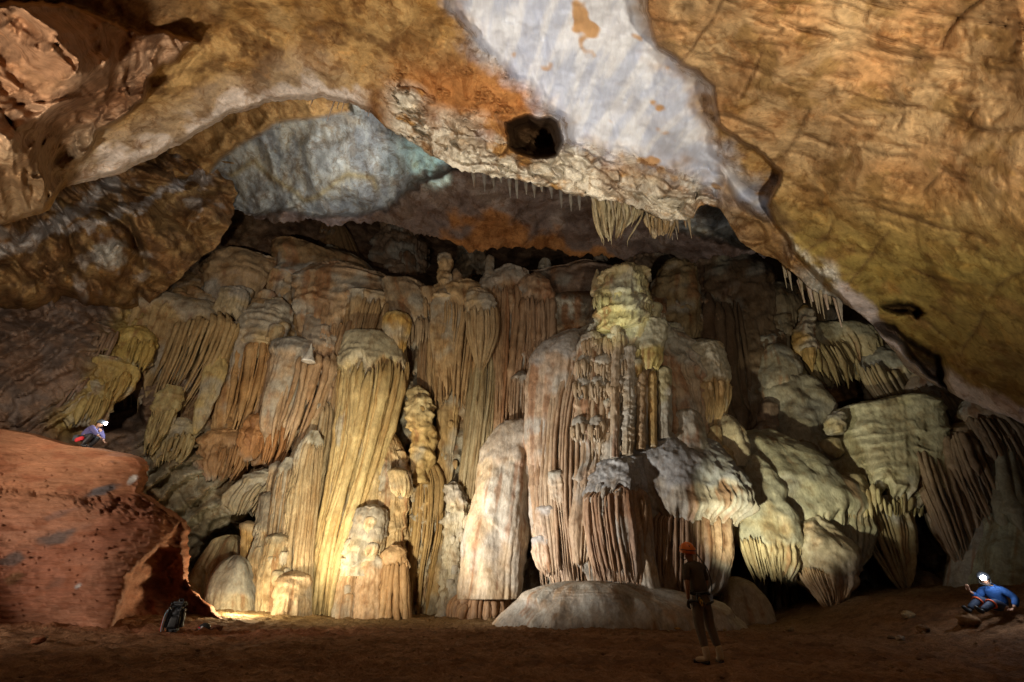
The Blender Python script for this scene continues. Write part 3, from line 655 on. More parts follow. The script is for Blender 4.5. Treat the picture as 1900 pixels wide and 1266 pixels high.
        rc = mix(col * np.array([1.06, 1.04, 1.0]), sk, np.clip(.6 * R.rand(nr_) ** 2, 0, .6)[:, None, None] + 0 * nn)
        rc = mix(rc, rc * np.array([.75, .66, .55]), ss(.1, .5, nn))
        gq = grid_faces(rows, sides, True)
        for i in range(nr_): parts.append((VV[i].reshape(-1, 3), gq, rc[i].reshape(-1, 3)))
    if subs:                                                             # smaller hooded drips grown on its face
        for _ in range(subs[0]):
            lat = R.uniform(-.85, .85); y = K[0, 1] + (min(K[-1, 1], 1120) - K[0, 1]) * R.uniform(.08, .82)
            h = float(axish(y)); w = h * R.uniform(subs[1], subs[2]); x = float(axisx(y)) + lat * h
            if w < 4: continue
            ln = w * R.uniform(2.0, 4.5); x1 = x + float(axisx(min(y + ln, K[-1, 1])) - axisx(y))
            Yy = float(Yat(y)); sr = Yy / (CT - (CY - y) / F * ST) / F
            Yy -= math.sqrt(1 - lat * lat) * h * ratio * sr * .92
            kk = [(x, y, w * .25), (x, y + .22 * w, w * .8), (x * .7 + x1 * .3, y + .35 * ln, w), (x * .3 + x1 * .7, y + .75 * ln, w * .85), (x1, y + ln, w * .5)]
            hue = R.uniform(.88, 1.12)
            parts += body(kk, 0, .6, (max(4, w * .3), 2 + w * .09, y + w * R.uniform(.4, .9)), (max(6, w * .5), 1.5 + w * .08, y, y + ln * .5), (.45, max(7, w * .6)), (w * .7, w * .16), None, rough,
                          np.clip(col * hue, 0, .8), cap, streak, lean * 0, 1.5, step, Y=Yy)[0]
    return parts, org

def form(name, label, keys, dy=0.0, ratio=.6, flute=None, tier=None, jag=None, lump=None, pop=None, rough=1.2, cat=None, group=None, rods=None, subs=None, **kw):
    """keys: outline from top to foot (x, y, half width); flute: (spacing, depth, from y); tier: (height, depth, y0, y1); jag: (share, spacing)"""
    hm = max(k[2] for k in keys)
    if rods is None and flute and flute[1] >= 5 and hm > 13: rods = (flute[0] * .64, flute[2], .35)
    if subs is None:
        ar = sum((b[1] - a[1]) * (a[2] + b[2]) for a, b in zip(keys, keys[1:]))
        subs = (int(min(9, ar / 1500)), .16, .42) if (tier and rough >= 1 and not rods and hm > 20) else None
    parts, org = body(keys, dy, ratio, flute, tier, jag, lump, pop, rough, rods=rods or None, subs=subs or None, **kw)
    off = 0; Qs = []
    for v, q, c in parts: Qs.append(q + off); off += len(v)
    o = mk(name, np.concatenate([p[0] for p in parts]), np.concatenate(Qs), FLOW, np.concatenate([p[2] for p in parts]), origin=org)
    return setp(o, label, cat or name.replace('_', ' '), group)

D, S, M_, COL = 'flowstone_drapery', 'stalagmite', 'flowstone_mound', 'dripstone_column'
# ---- left group
form(D, 'wide yellow brown drapery of long rods at far left, under a domed top', [(374,560,8),(366,572,62),(352,605,98),(330,665,96),(306,720,84),(292,762,66)], -.4, .55, (10, 7, 600), None, (.42, 30), col=(.46,.34,.18), cap=(.40,.34,.25), lean=2)
form(S, 'small grey topped drum of rods standing on the far left drapery', [(436,534,7),(437,544,24),(435,562,27),(429,580,28),(425,598,26)], -.9, .8, (7, 4, 556), (9, 4, 530, 560), (.2, 14), col=(.46,.37,.23), cap=gray)
form(M_, 'rounded scaly pillow with a curl on top, right of the small drum', [(514,553,8),(515,566,32),(508,592,46),(500,622,54),(495,650,50)], -.2, .6, None, (13, 6, 540, 660), None, (22, 4), col=(.46,.35,.20))
form(M_, 'low scaly pillow left of the small drum', [(385,546,10),(386,555,30),(384,575,40),(380,595,40)], -.1, .6, (5, 3, 562), (10, 4, 540, 600), col=(.44,.33,.21))
form(D, 'orange tinted leaning drapery with long flat blades, right of the far left drapery', [(472,600,12),(468,618,46),(456,680,52),(438,760,46),(424,812,36),(416,842,20)], -.6, .5, (15, 7, 640), (10, 3, 600, 640), (.4, 34), col=(.49,.31,.15), cap=(.38,.32,.24), lean=2)
form(D, 'reddish clay stained sheet of small drips below the far left drapery', [(400,660,20),(398,700,50),(386,770,62),(370,830,56),(360,860,40)], .5, .5, (9, 5, 690), (24, 8, 690, 850), (.5, 22), (26, 6), col=(.44,.24,.11), streak=(.32,.13,.05))
form('stalactite', 'single thick yellow stalactite blade between the far left draperies', [(404,655,12),(398,690,19),(380,750,15),(366,790,9),(360,806,2)], -1.3, .7, (8, 3, 660), col=(.50,.38,.17), cat='stalactite')
form(D, 'pale drapery with a smooth dark top carrying a tiny white spike', [(574,629,10),(570,644,54),(562,690,66),(546,750,64),(530,800,58),(520,838,44)], -.9, .5, (17, 5, 668), (14, 3, 640, 680), (.25, 26), col=(.49,.36,.24), cap=(.27,.25,.22), streak=(.40,.24,.13), lean=1.9)
form('stalagmite_spike', 'tiny white spike stalagmite on the smooth dark drapery top', [(578,638,.6),(577,648,3),(574,660,7),(572,672,12)], -2.4, .8, col=white, cat='stalagmite')
form(M_, 'pinkish ribbed dome above the pale drapery with the white spike', [(600,588,8),(602,598,36),(605,632,42),(596,690,44),(586,730,42)], -.4, .6, (10, 4, 650), (14, 5, 590, 665), col=(.47,.32,.21), cap=(.30,.25,.20))
form(M_, 'broad terraced brown dome with scalloped tiers, top of the left group', [(652,502,12),(656,514,64),(654,545,96),(646,590,94),(636,640,78),(628,690,60)], .5, .6, (9, 5, 600), (15, 8, 500, 620), None, (40, 5), col=(.37,.26,.165), cap=None, lean=2)
form(M_, 'dark sloping hump left of the broad terraced dome', [(470,478,10),(480,492,60),(470,530,78),(455,570,70),(450,600,60)], .9, .6, None, (17, 7, 470, 600), None, (34, 8), col=(.31,.21,.115))
form(M_, 'brown sloping hump with a small pale knob behind the left group', [(560,468,20),(590,482,80),(600,510,90),(600,545,90)], 2.0, .6, None, (22, 5, 470, 550), None, (40, 8), col=(.27,.175,.09))
form(M_, 'long brown slanting hump climbing to the boulders at far left', [(330,500,15),(335,520,60),(320,570,80),(300,620,80)], .6, .5, (12, 4, 540), (18, 6, 500, 620), None, (40, 10), col=(.29,.185,.09))
form(D, 'dark bundle of long rods hanging under the right of the broad terraced dome', [(696,540,14),(692,556,50),(676,620,46),(654,690,40),(640,735,34),(628,790,22)], -.3, .55, (10, 8, 562), (10, 4, 540, 575), (.25, 22), col=(.41,.29,.165))
form(M_, 'dark smooth dome with a drip fringe right of the broad terraced dome', [(748,519,8),(752,534,44),(764,575,42),(768,612,38),(768,650,32)], -.2, .7, (9, 5, 600), (16, 3, 520, 600), (.3, 20), col=(.33,.25,.17))
form('dripstone_mushroom', 'small bright yellow orange mushroom perched above the big jellyfish drapery', [(738,580,6),(738,588,22),(735,608,28),(737,634,19),(741,654,9),(742,672,3)], -1.5, .8, (7, 4, 592), None, (.3, 16), col=(.56,.36,.12), cap=(.54,.42,.2), cat='mushroom')
form(D, 'largest jellyfish shaped drapery with a smooth cap over long slender yellow rods', [(697,623,16),(697,630,50),(696,655,61),(692,692,66),(686,735,62),(670,820,53),(648,910,46),(624,1000,40),(606,1080,36),(594,1175,36)], -1.6, .75, (9.5, 8, 690), (11, 3.4, 652, 700), rods=(8.5, 690, .25), col=(.54,.43,.23), cap=(.43,.38,.27), streak=(.46,.27,.10), lean=1.9, under=5, step=2.3)
form(COL, 'tall pale multi tiered column left of the jellyfish drapery', [(593,739,6),(594,749,22),(586,800,30),(566,880,38),(546,960,46),(532,1050,52),(520,1178,62)], -1.0, .7, (8, 5, 762), (70, 8, 770, 1150), col=(.52,.42,.28), cap=gray, lean=2)
form(S, 'slim pink topped fluted stalagmite at the left edge of the tall pale column', [(516,856,3),(513,868,13),(506,915,16),(498,960,14)], -1.2, .8, (6, 3, 875), None, col=(.50,.37,.25), cap=gray)
form(COL, 'pale column with a round grey cap beside the dark left hollow', [(503,914,6),(502,925,19),(498,975,23),(490,1050,30),(484,1178,38)], -1.5, .8, (8, 4, 980), (48, 6, 930, 1140), col=(.53,.43,.29), cap=gray)
form(S, 'stubby orange fluted drum standing in front of the dark left hollow', [(463,967,5),(463,975,16),(462,1005,15),(459,1045,12),(456,1100,14)], -1.4, .9, (5, 3.4, 984), None, None, col=(.54,.36,.16), cap=cream)
form(M_, 'smooth pale blue grey bell shaped mound at the foot of the left group', [(442,1030,5),(441,1046,26),(434,1088,42),(430,1178,60)], -2.2, .7, (9, 1.5, 1100), None, col=(.46,.42,.33), cap=(.40,.40,.38), rough=.6)
form(M_, 'pale fluted slope at the left foot behind the bell shaped mound', [(430,993,8),(428,1004,28),(414,1060,46),(398,1178,70)], -.6, .6, (10, 3, 1010), None, col=(.50,.43,.29), rough=.7)
form(S, 'little rounded knob at the left edge beside the mud bank', [(372,1050,3),(371,1058,9),(366,1080,15),(362,1178,22)], -.9, .9, None, (16, 3, 1050, 1170), col=(.47,.42,.28))
form(M_, 'fluted mound with a rounded white cap below the tall pale column', [(520,989,5),(520,999,24),(514,1045,28),(508,1178,36)], -2.2, .8, (8, 4.5, 1012), (36, 4, 1020, 1150), col=(.53,.44,.29), cap=(.52,.47,.36))
form(M_, 'low knobbly mound with a dark drip row at its foot, between the pale columns', [(548,1060,6),(547,1072,26),(542,1110,34),(536,1178,42)], -2.7, .8, (7, 4, 1108), (22, 4, 1060, 1150), None, (20, 4), subs=False, col=(.50,.38,.25))
form(S, 'mop headed stalagmite with a flared foot, left one at the jellyfish foot', [(652,1030,4),(652,1039,19),(650,1056,17),(644,1085,18),(638,1178,28)], -2.7, .9, (6, 3.5, 1052), (10, 5, 1030, 1060), None, col=(.52,.36,.22))
form(S, 'thick speckled stump right of the mop headed stalagmite', [(690,1028,8),(692,1042,22),(688,1090,25),(680,1178,31)], -2.6, .9, (9, 3, 1060), None, None, (18, 3), (5, 2, 1040, 1170), col=(.49,.34,.22))
form(S, 'rough orange stump with pitted holes at the foot, left of the dark gap', [(733,1012,8),(732,1028,25),(728,1080,28),(724,1178,34)], -2.4, .8, (14, 5, 1050), (24, 5, 1010, 1170), None, (22, 7), col=(.47,.31,.17))
form(M_, 'stack of grey capped bulges right of the lower jellyfish rods', [(690,936,8),(690,948,28),(684,990,34),(672,1030,36),(668,1070,36)], -2.5, .8, (8, 3, 1000), (28, 8, 940, 1080), None, (24, 4), col=(.50,.41,.28), cap=gray)
form(COL, 'tiered beige column with bulging shelves right of the jellyfish drapery', [(712,796,10),(720,830,26),(726,880,34),(722,950,36),(716,1020,40),(712,1178,48)], -1.2, .8, (8, 4, 830), (34, 9, 800, 1150), None, (26, 5), col=(.46,.34,.20))
form(M_, 'small drip fringed shelf on the tiered beige column', [(738,868,5),(740,878,20),(744,900,22),(746,925,16)], -2.6, .9, (6, 4, 888), None, (.4, 12), col=(.48,.37,.22))
form(S, 'knobbly yellow stalagmite with ball like drips in the middle left', [(775,716,4),(777,730,15),(781,775,24),(786,830,22),(782,868,18),(778,900,14)], -.9, .9, None, (22, 8, 716, 900), None, (18, 6), (14, 5, 740, 900), col=(.52,.38,.18), cap=(.54,.44,.25))
form(COL, 'rough ochre brown tapering column below the knobbly yellow stalagmite', [(786,850,16),(792,900,30),(788,980,32),(778,1060,26),(766,1178,24)], -.3, .8, (12, 5, 860), (30, 6, 860, 1150), None, (16, 8), (8, 4, 870, 1150), col=(.40,.27,.12), streak=(.30,.20,.10))
form(COL, 'brown shadowed foot column in the gap left of the smooth tall column', [(800,900,10),(804,960,24),(800,1060,28),(790,1178,32)], .9, .8, (9, 4, 930), (40, 5, 900, 1178), None, (20, 5), col=(.36,.25,.17))
form(COL, 'smooth tall yellow brown column reaching from floor to ledge', [(842,560,22),(838,640,30),(834,740,26),(829,850,21),(822,950,18),(817,1050,22),(808,1178,30)], .2, .9, (14, 3, 600), (60, 1.5, 600, 1178), col=(.44,.31,.16), streak=(.33,.22,.12), lean=2)
form(D, 'domed drapery with dark hanging rods carrying the tall knobbly spire', [(852,524,18),(862,542,54),(864,578,60),(856,640,56),(850,700,52),(846,760,44)], -.1, .6, (11, 8, 572), (16, 5, 524, 580), (.25, 22), col=(.40,.28,.16), lean=2)
form(D, 'pointed bearded drapery hanging at the right of the domed drapery', [(884,536,14),(892,560,30),(896,610,30),(894,655,18),(890,692,3)], -1.2, .6, (7, 5, 580), (10, 4, 536, 590), (.2, 20), col=(.42,.32,.20))
form(S, 'tall knobbly spire of stacked bulbs on the domed drapery', [(824,469,3),(825,478,12),(827,494,13),(823,506,10),(827,516,14),(827,538,12),(822,556,18)], -.6, .9, None, (11, 4, 468, 560), None, (10, 3), (7, 3, 470, 555), col=(.46,.33,.19))
form(S, 'shorter lumpy spire close to the right of the knobbly spire', [(846,500,3),(847,508,8),(850,524,11),(848,545,9)], -.3, .9, None, (9, 3, 500, 550), None, (9, 3), col=(.38,.27,.17))
form(M_, 'brown dome with a dark drip fringe left of the knobbly spire', [(796,534,8),(799,546,30),(803,572,28),(802,600,22)], -.1, .7, (7, 5, 562), None, (.4, 14), col=(.36,.26,.16))
form('stalactite', 'long thin dark curtain of rods hanging left of the smooth tall column', [(800,570,18),(797,650,20),(790,730,13),(788,800,3)], .1, .7, (7, 5, 580), None, (.3, 14), col=(.36,.25,.16), cat='stalactite')
form(COL, 'wide rust streaked brown column beside the cream pillar of the middle', [(932,503,16),(944,516,46),(948,560,54),(945,650,52),(940,720,46),(935,800,40),(932,850,34)], .6, .7, (13, 6, 540), (60, 3, 540, 800), None, (30, 5), (6, 2.5, 540, 700), col=(.33,.22,.135), streak=(.30,.13,.055), cap=gray, lean=2)
form(COL, 'second rust streaked column with a pale crystalline stripe, behind the great massif', [(990,512,14),(994,540,34),(995,620,36),(985,700,30),(975,760,24)], .5, .7, (12, 5, 560), (50, 3, 560, 760), None, (26, 4), (6, 3, 540, 740), col=(.32,.22,.145), streak=(.27,.13,.06))
form(S, 'grey finger stalagmite standing on the rust streaked column', [(908,474,3),(909,482,9),(908,500,9),(914,520,14)], .2, .9, None, (9, 2.5, 474, 520), col=(.34,.30,.25))
form(COL, 'narrow olive grey column between the smooth tall column and the cream pillar', [(904,640,22),(900,710,28),(892,800,29),(882,900,29),(872,1000,30),(864,1178,38)], .1, .8, (10, 5, 660), (26, 4, 700, 1100), None, (22, 4), (6, 2, 700, 1100), col=(.37,.31,.20), cap=gray)
form(D, 'short brown fringe hanging above the cream pillar', [(968,690,6),(968,704,20),(966,760,22),(964,800,18)], -.3, .7, (7, 6, 712), None, (.5, 14), col=(.33,.23,.15))
form(COL, 'large smooth cream pillar, widest at its foot, in the middle', [(962,779,8),(958,789,28),(944,830,44),(934,900,54),(926,960,58),(916,1040,62),(905,1112,66)], -1.1, .7, (26, 3, 860), (60, 2.2, 800, 1120), None, (50, 5), col=(.50,.39,.26), cap=(.46,.39,.31), streak=(.44,.30,.17), rough=.7)
form(M_, 'ragged brown plinth under the cream pillar', [(896,1098,30),(893,1112,52),(890,1140,58),(888,1178,60)], -1.2, .7, (15, 6, 1110), None, None, (16, 5), col=(.45,.29,.17))
form(S, 'curly grey headed stalagmite between the tiered column and cream pillar', [(842,894,4),(844,904,15),(850,945,22),(846,1010,24),(836,1178,30)], -1.0, .9, (9, 3, 930), (26, 6, 894, 1150), None, (15, 6), col=(.42,.37,.28), cap=gray)
form(D, 'long slender pale drapery falling to the floor, just left of the jellyfish rods', [(584,800,8),(576,830,22),(562,930,28),(550,1040,30),(544,1178,34)], -2.2, .6, (8, 6, 822), None, None, rods=(6, 824, .2), col=(.52,.42,.28), cap=(.45,.42,.34), lean=2)
form(D, 'long slender cream drapery falling to the floor beside the round grey cap', [(540,850,8),(534,880,20),(522,970,25),(512,1070,27),(506,1178,30)], -2.0, .6, (8, 6, 872), None, None, rods=(5.5, 874, .2), col=(.52,.41,.29), cap=(.44,.41,.35), lean=2)
form(D, 'long slender buff drapery falling to the floor, just right of the jellyfish rods', [(712,760,6),(706,800,18),(690,900,24),(672,1010,26),(660,1178,30)], -1.7, .6, (8, 6, 790), None, None, rods=(6, 792, .2), col=(.50,.39,.23), lean=2)
# ---- fringes on the left wall
for lab, kk, dy_, c_, jg in [
    ('bright yellow tiered drip curtain on the left wall, uppermost of three', [(264,606,8),(256,622,32),(244,656,38),(234,692,32)], -1.5, (.50,.38,.13), .35),
    ('bright yellow tiered drip curtain on the left wall, middle of three', [(222,664,8),(212,680,36),(198,714,40),(188,746,30)], -1.6, (.50,.38,.14), .35),
    ('bright yellow tiered drip curtain on the left wall, lowest of three beside the crouching person', [(186,706,8),(174,726,36),(158,764,38),(146,796,28)], -1.2, (.48,.38,.16), .4),
    ('long leaning bundle of yellow green blades above the dark nook', [(322,716,12),(306,756,20),(288,806,16),(274,846,8)], -1.6, (.46,.38,.19), .4),
    ('orange clay curtain with white drips below the pale drapery', [(502,764,10),(500,784,40),(492,826,46),(482,866,36)], -.6, (.44,.23,.10), .5),
    ('rusty curtain of short drips left of the orange clay curtain', [(432,796,10),(424,818,44),(412,858,46),(402,896,34)], -.5, (.40,.24,.12), .5),
    ('grey layered shelf with drips above the dark left hollow', [(506,872,10),(494,890,40),(470,922,50),(450,958,36)], -.9, (.40,.35,.26), .5),
    ('small olive fringe above the notch of the mud bank', [(340,776,8),(328,798,36),(314,836,38),(304,868,24)], -1.0, (.40,.33,.18), .5),
    ('grey brown scaly curtain at the far left edge, upper one', [(58,604,10),(54,622,58),(38,660,62),(22,700,44)], -.6, (.27,.19,.14), .5),
    ('grey brown scaly curtain at the far left edge, lower one', [(28,690,10),(22,708,56),(4,748,60),(-12,790,44)], -.5, (.26,.185,.14), .5),
    ('purplish scaly curtain above the crouching person', [(120,664,10),(112,684,54),(94,722,58),(78,764,42)], -.8, (.27,.19,.15), .5),
    ('purplish scaly curtain under the boulders of the left wall', [(176,596,10),(168,614,52),(150,650,56),(136,690,40)], -.9, (.28,.20,.145), .5)]:
    form(D, lab, kk, dy_, .45, (8, 6, kk[1][1] + 8), (17, 6, kk[0][1], kk[2][1]), (jg, 18), (24, 6), rods=(5.5, kk[1][1] + 16, .5), col=c_)
# ---- great massif
form(COL, 'towering crown of drip fringed tiers on top of the great massif', [(1156,504,24),(1158,514,46),(1158,548,50),(1156,585,52),(1150,620,54)], -1.7, .8, (7, 4, 522), (26, 11, 505, 625), None, (24, 5), col=(.47,.41,.23), cap=(.44,.36,.2), lean=1.4)
form('stalagmite_spike', 'little pointed horn on the left of the massif crown', [(1108,500,1),(1108,510,5),(1109,524,10),(1110,545,14)], -2.0, .9, col=(.46,.39,.25), cat='stalagmite')
form(M_, 'grey knob stuck on the right shoulder of the massif crown', [(1212,562,4),(1213,569,12),(1212,582,14),(1208,600,12)], -2.3, .9, None, None, None, (12, 3), col=(.40,.37,.24))
form('dripstone_massif', 'great fused massif of the centre, narrowing upwards to its crown', [(1160,592,36),(1158,625,88),(1160,670,128),(1163,740,160),(1166,830,178),(1170,930,188),(1176,1000,186),(1180,1100,180)], -.1, .42, (12, 7, 690), (38, 9, 600, 780), (.06, 30), (46, 9), subs=(14, .07, .15), col=(.44,.34,.24), cap=(.41,.38,.31), streak=(.34,.19,.10), cat='dripstone massif')
form(D, 'broad smooth pink cream curtain forming the left shoulder of the great massif', [(1066,613,10),(1052,640,48),(1044,675,66),(1040,730,70),(1040,850,70),(1046,930,68),(1056,1020,62),(1064,1100,58)], -.9, .6, (15, 4.5, 680), (70, 2, 650, 1000), (.12, 24), col=(.52,.39,.28), cap=(.42,.39,.36), streak=(.43,.27,.17), rough=1.0)
form(D, 'fluted waist of the great massif with three rows of short fringes', [(1160,590,24),(1160,602,68),(1160,650,82),(1158,710,86),(1156,760,86),(1154,820,84),(1150,860,80)], -1.0, .6, (10, 7, 655), (30, 10, 595, 700), None, (28, 5), subs=(10, .12, .26), col=(.44,.34,.23), cap=(.40,.38,.30), streak=(.33,.20,.11))
form(COL, 'ribbed half column with stacked fringes down the front of the great massif', [(1098,622,12),(1098,640,30),(1096,700,34),(1098,800,34),(1100,850,32),(1092,900,32),(1086,980,32),(1082,1050,26)], -1.9, .8, (7, 4.5, 650), (40, 8, 625, 960), (.12, 18), subs=False, col=(.47,.35,.24), cap=(.42,.38,.31), streak=(.34,.20,.12))
for i, (x0, x1, hw_, y0, y1, tag_, cc_, ti_) in enumerate([
    (1143, 1140, 9, 600, 850, 'slim plain rib, first right of the ribbed half column on the massif', (.45,.36,.26), None),
    (1168, 1164, 12, 640, 845, 'beaded rib of stacked tassels on the massif waist', (.46,.38,.27), (11, 5)),
    (1191, 1189, 9, 690, 835, 'narrow dark beaded rib right of the tassel rib', (.40,.29,.18), (9, 4)),
    (1210, 1212, 8, 690, 830, 'thin yellow wavy rib below the yellow fringed drum', (.50,.36,.16), None),
    (1232, 1234, 13, 680, 815, 'olive fluted rib at the right of the massif waist', (.36,.32,.19), (30, 3))]):
    form('dripstone_rib', tag_, [(x0, y0, 4), (x0, y0 + 10, hw_), ((x0 + x1) / 2, (y0 + y1) / 2, hw_ * 1.05), (x1, y1, hw_)], -2.6, .9, (7, 2.5, y0 + 15), (ti_ + (y0, y1)) if ti_ else None, None, (12, 2), col=cc_, cat='dripstone rib')
for row, y, xs_, hw_ in (('upper', 622, (1098, 1142), 20), ('middle', 664, (1088, 1122, 1156), 19), ('lower', 706, (1082, 1112, 1146, 1176), 18), ('lowest', 780, (1076, 1108), 17)):
    for k, x in enumerate(xs_):
        form('fringed_ledge', 'short fringed ledge on the massif waist, %s row, %s from the left' % (row, ('first', 'second', 'third', 'fourth')[k]), [(x, y - 8, 5), (x, y, hw_ * .8), (x + 1, y + 12, hw_), (x + 1, y + 30, hw_ * .95), (x + 1, y + 44, hw_ * .8)],
             -2.35, .8, (6, 4, y + 12), (9, 4, y - 8, y + 16), (.5, 10), None, (6, 2, y - 8, y + 12), rods=(4.6, y + 13, .3), col=(.46, .37, .26), cap=(.42, .39, .33), cat='ledge', group='fringed ledges on the massif waist')
for lab, x, y, hw_ in (('left fringed tier of the massif crown, hanging below the little horn', 1122, 540, 20), ('right fringed tier of the massif crown', 1188, 548, 22), ('middle fringed tier of the massif crown with the longest drips', 1156, 532, 22)):
    form('fringed_ledge', lab, [(x, y - 8, 6), (x, y, hw_ * .8), (x + 1, y + 12, hw_), (x + 1, y + 32, hw_ * .95), (x, y + 50, hw_ * .8)], -2.45, .8, (6, 4, y + 10), (9, 4, y - 8, y + 14), (.55, 10), None, (6, 2, y - 8, y + 12), rods=(4.6, y + 12, .3), col=(.47, .43, .25), cat='ledge')
form('dripstone_drum', 'yellow drum with a short drip fringe on the massif waist', [(1206,592,8),(1208,606,28),(1206,650,28),(1204,692,27)], -2.5, .8, (7, 3, 650), (20, 4, 592, 660), (.12, 12), None, (6, 2, 592, 640), col=(.50,.42,.17), cap=(.46,.44,.32), cat='drum')
form(M_, 'popcorn crusted green grey lump right of the massif crown', [(1238,600,6),(1240,612,22),(1246,650,26),(1250,690,22)], -1.4, .8, None, (16, 5, 600, 700), None, (14, 5), (7, 4, 600, 700), col=(.40,.39,.25))
form(D, 'rounded skirt with thick orange rods at the right of the massif', [(1294,632,10),(1298,648,38),(1310,696,42),(1316,750,36),(1312,800,24),(1308,832,10)], -1.6, .7, (13, 7, 712), (10, 2, 640, 710), (.4, 26), None, (5, 2, 640, 700), col=(.52,.37,.19), cap=(.46,.41,.30))
form(COL, 'rough grey popcorn column left of the orange rod skirt', [(1256,640,8),(1257,654,24),(1256,710,26),(1256,770,28),(1256,820,26)], -1.5, .8, (6, 4, 735), (40, 5, 640, 820), None, None, (7, 5, 640, 730), col=(.42,.36,.27), cap=(.42,.40,.34))
form(S, 'smooth grey round topped stalagmite under the rough popcorn column', [(1271,759,6),(1272,770,24),(1274,810,32),(1276,850,34)], -2.3, .8, None, None, None, (22, 3), col=(.40,.37,.31), rough=.8)
form(D, 'dusky blue grey apron on the lower massif, small left lobe', [(1156,838,10),(1152,858,36),(1146,895,52),(1140,925,58),(1138,950,56)], -2.0, .6, (11, 6, 918), (22, 4, 840, 915), (.35, 22), (22, 6), (8, 3, 845, 900), col=(.37,.34,.30), cap=(.34,.34,.34), subs=(6, .16, .3))
form(D, 'widest dusky blue grey apron spreading over the lower massif', [(1228,806,30),(1231,830,86),(1238,880,122),(1246,940,136),(1250,985,138)], -1.75, .42, (13, 5, 915), None, (.16, 26), (52, 14), (7, 3, 835, 920), rods=False, subs=False, rough=.9, col=(.37,.34,.29), cap=(.33,.33,.33))
form(D, 'brown curtain of twisted rods under the left of the blue grey aprons', [(1144,905,40),(1144,925,60),(1150,1000,62),(1158,1060,58),(1164,1110,52)], -2.15, .5, (11, 9, 915), None, (.22, 26), col=(.36,.24,.155), streak=(.26,.14,.08), under=1)
form(D, 'brown curtain of parallel rods under the centre of the blue grey aprons', [(1280,950,60),(1282,970,74),(1280,1040,74),(1276,1115,66)], -2.1, .5, (11, 9, 955), None, (.2, 26), col=(.32,.22,.145), streak=(.23,.13,.08), under=1)
form('stalactite', 'basket shaped hanging drapery closing to a point in the brown curtains', [(1180,915,10),(1181,935,24),(1182,980,22),(1180,1020,14),(1178,1046,3)], -2.4, .8, (10, 6, 925), None, None, col=(.36,.25,.16), cat='stalactite')
form(S, 'pale stump standing under the basket shaped drapery', [(1195,1020,4),(1197,1034,14),(1200,1060,22),(1204,1110,26)], -2.5, .8, (12, 3, 1040), col=(.42,.33,.23))
form('flowstone_mound', 'wide low smooth flowstone mound at the foot of the great massif', [(1096,1078,24),(1106,1085,84),(1118,1099,134),(1126,1116,170),(1130,1138,196),(1130,1160,212),(1130,1190,224)], -2.1, .45, (90, 4, 1084), (16, 1.6, 1085, 1150), None, (90, 30), rods=False, subs=False, col=(.36,.31,.25), cap=(.38,.35,.29), streak=(.40,.26,.14), rough=.9, lean=1)
form(M_, 'rounded right end of the smooth mound behind the standing caver', [(1358,1070,8),(1362,1082,30),(1372,1118,46),(1380,1190,58)], -1.8, .7, None, None, None, (40, 5), col=(.36,.29,.21), rough=.8)
# ---- right group
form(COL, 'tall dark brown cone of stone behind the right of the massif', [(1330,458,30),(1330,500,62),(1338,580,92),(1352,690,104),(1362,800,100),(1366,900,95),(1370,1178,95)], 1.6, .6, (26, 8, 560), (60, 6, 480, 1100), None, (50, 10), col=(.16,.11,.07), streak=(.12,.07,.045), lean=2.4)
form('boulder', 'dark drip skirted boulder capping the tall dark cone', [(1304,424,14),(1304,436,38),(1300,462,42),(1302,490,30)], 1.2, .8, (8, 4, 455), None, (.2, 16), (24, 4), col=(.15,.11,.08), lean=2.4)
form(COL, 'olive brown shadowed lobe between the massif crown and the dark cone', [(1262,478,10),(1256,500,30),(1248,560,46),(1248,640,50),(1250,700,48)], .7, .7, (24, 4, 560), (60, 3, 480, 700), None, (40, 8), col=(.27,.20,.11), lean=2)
form(M_, 'smooth grey rounded lobe with a tiny fringe right of the dark cone', [(1430,640,8),(1434,656,26),(1444,698,38),(1446,735,34)], .2, .8, (5, 2, 726), None, (.1, 10), (26, 4), col=(.36,.32,.25), rough=.6)
form(M_, 'smooth olive lobe next to the brown alcove on the right', [(1492,728,8),(1491,742,30),(1486,790,42),(1480,850,42)], -.1, .8, (6, 2, 812), None, None, (30, 5), col=(.40,.37,.26), rough=.6)
form(M_, 'large smooth grey green lobe beside the black cleft', [(1478,818,22),(1474,846,44),(1474,905,46),(1476,960,46)], -.6, .8, (14, 2, 890), None, None, (34, 5), col=(.35,.32,.25), rough=.6)
form(M_, 'small dark egg shaped lobe, upper of two, beside the dark cone', [(1422,742,6),(1424,756,17),(1424,790,17),(1422,812,12)], -.1, .9, None, None, None, (18, 3), col=(.29,.21,.16), rough=.6)
form(M_, 'small dark egg shaped lobe, lower of two, beside the dark cone', [(1418,782,6),(1420,796,19),(1420,826,18),(1420,860,14)], -.4, .9, None, None, None, (18, 3), col=(.28,.22,.18), rough=.6)
form(S, 'smooth pale hooded stalagmite below the orange rod skirt', [(1343,768,5),(1350,782,17),(1360,822,25),(1366,850,24),(1366,868,18)], -2.0, .8, (5, 2, 852), None, None, (18, 4), col=(.44,.38,.27), rough=.6)
form(S, 'small capped knob left of the pale hooded stalagmite', [(1326,788,4),(1326,796,10),(1326,820,12),(1327,850,14)], -2.2, .9, None, None, None, (12, 2), col=(.46,.36,.22))
form(M_, 'smooth ochre bulge under the small capped knob', [(1322,826,10),(1326,842,28),(1332,872,30),(1334,900,28)], -1.9, .8, None, None, None, (24, 4), col=(.43,.34,.20), rough=.6)
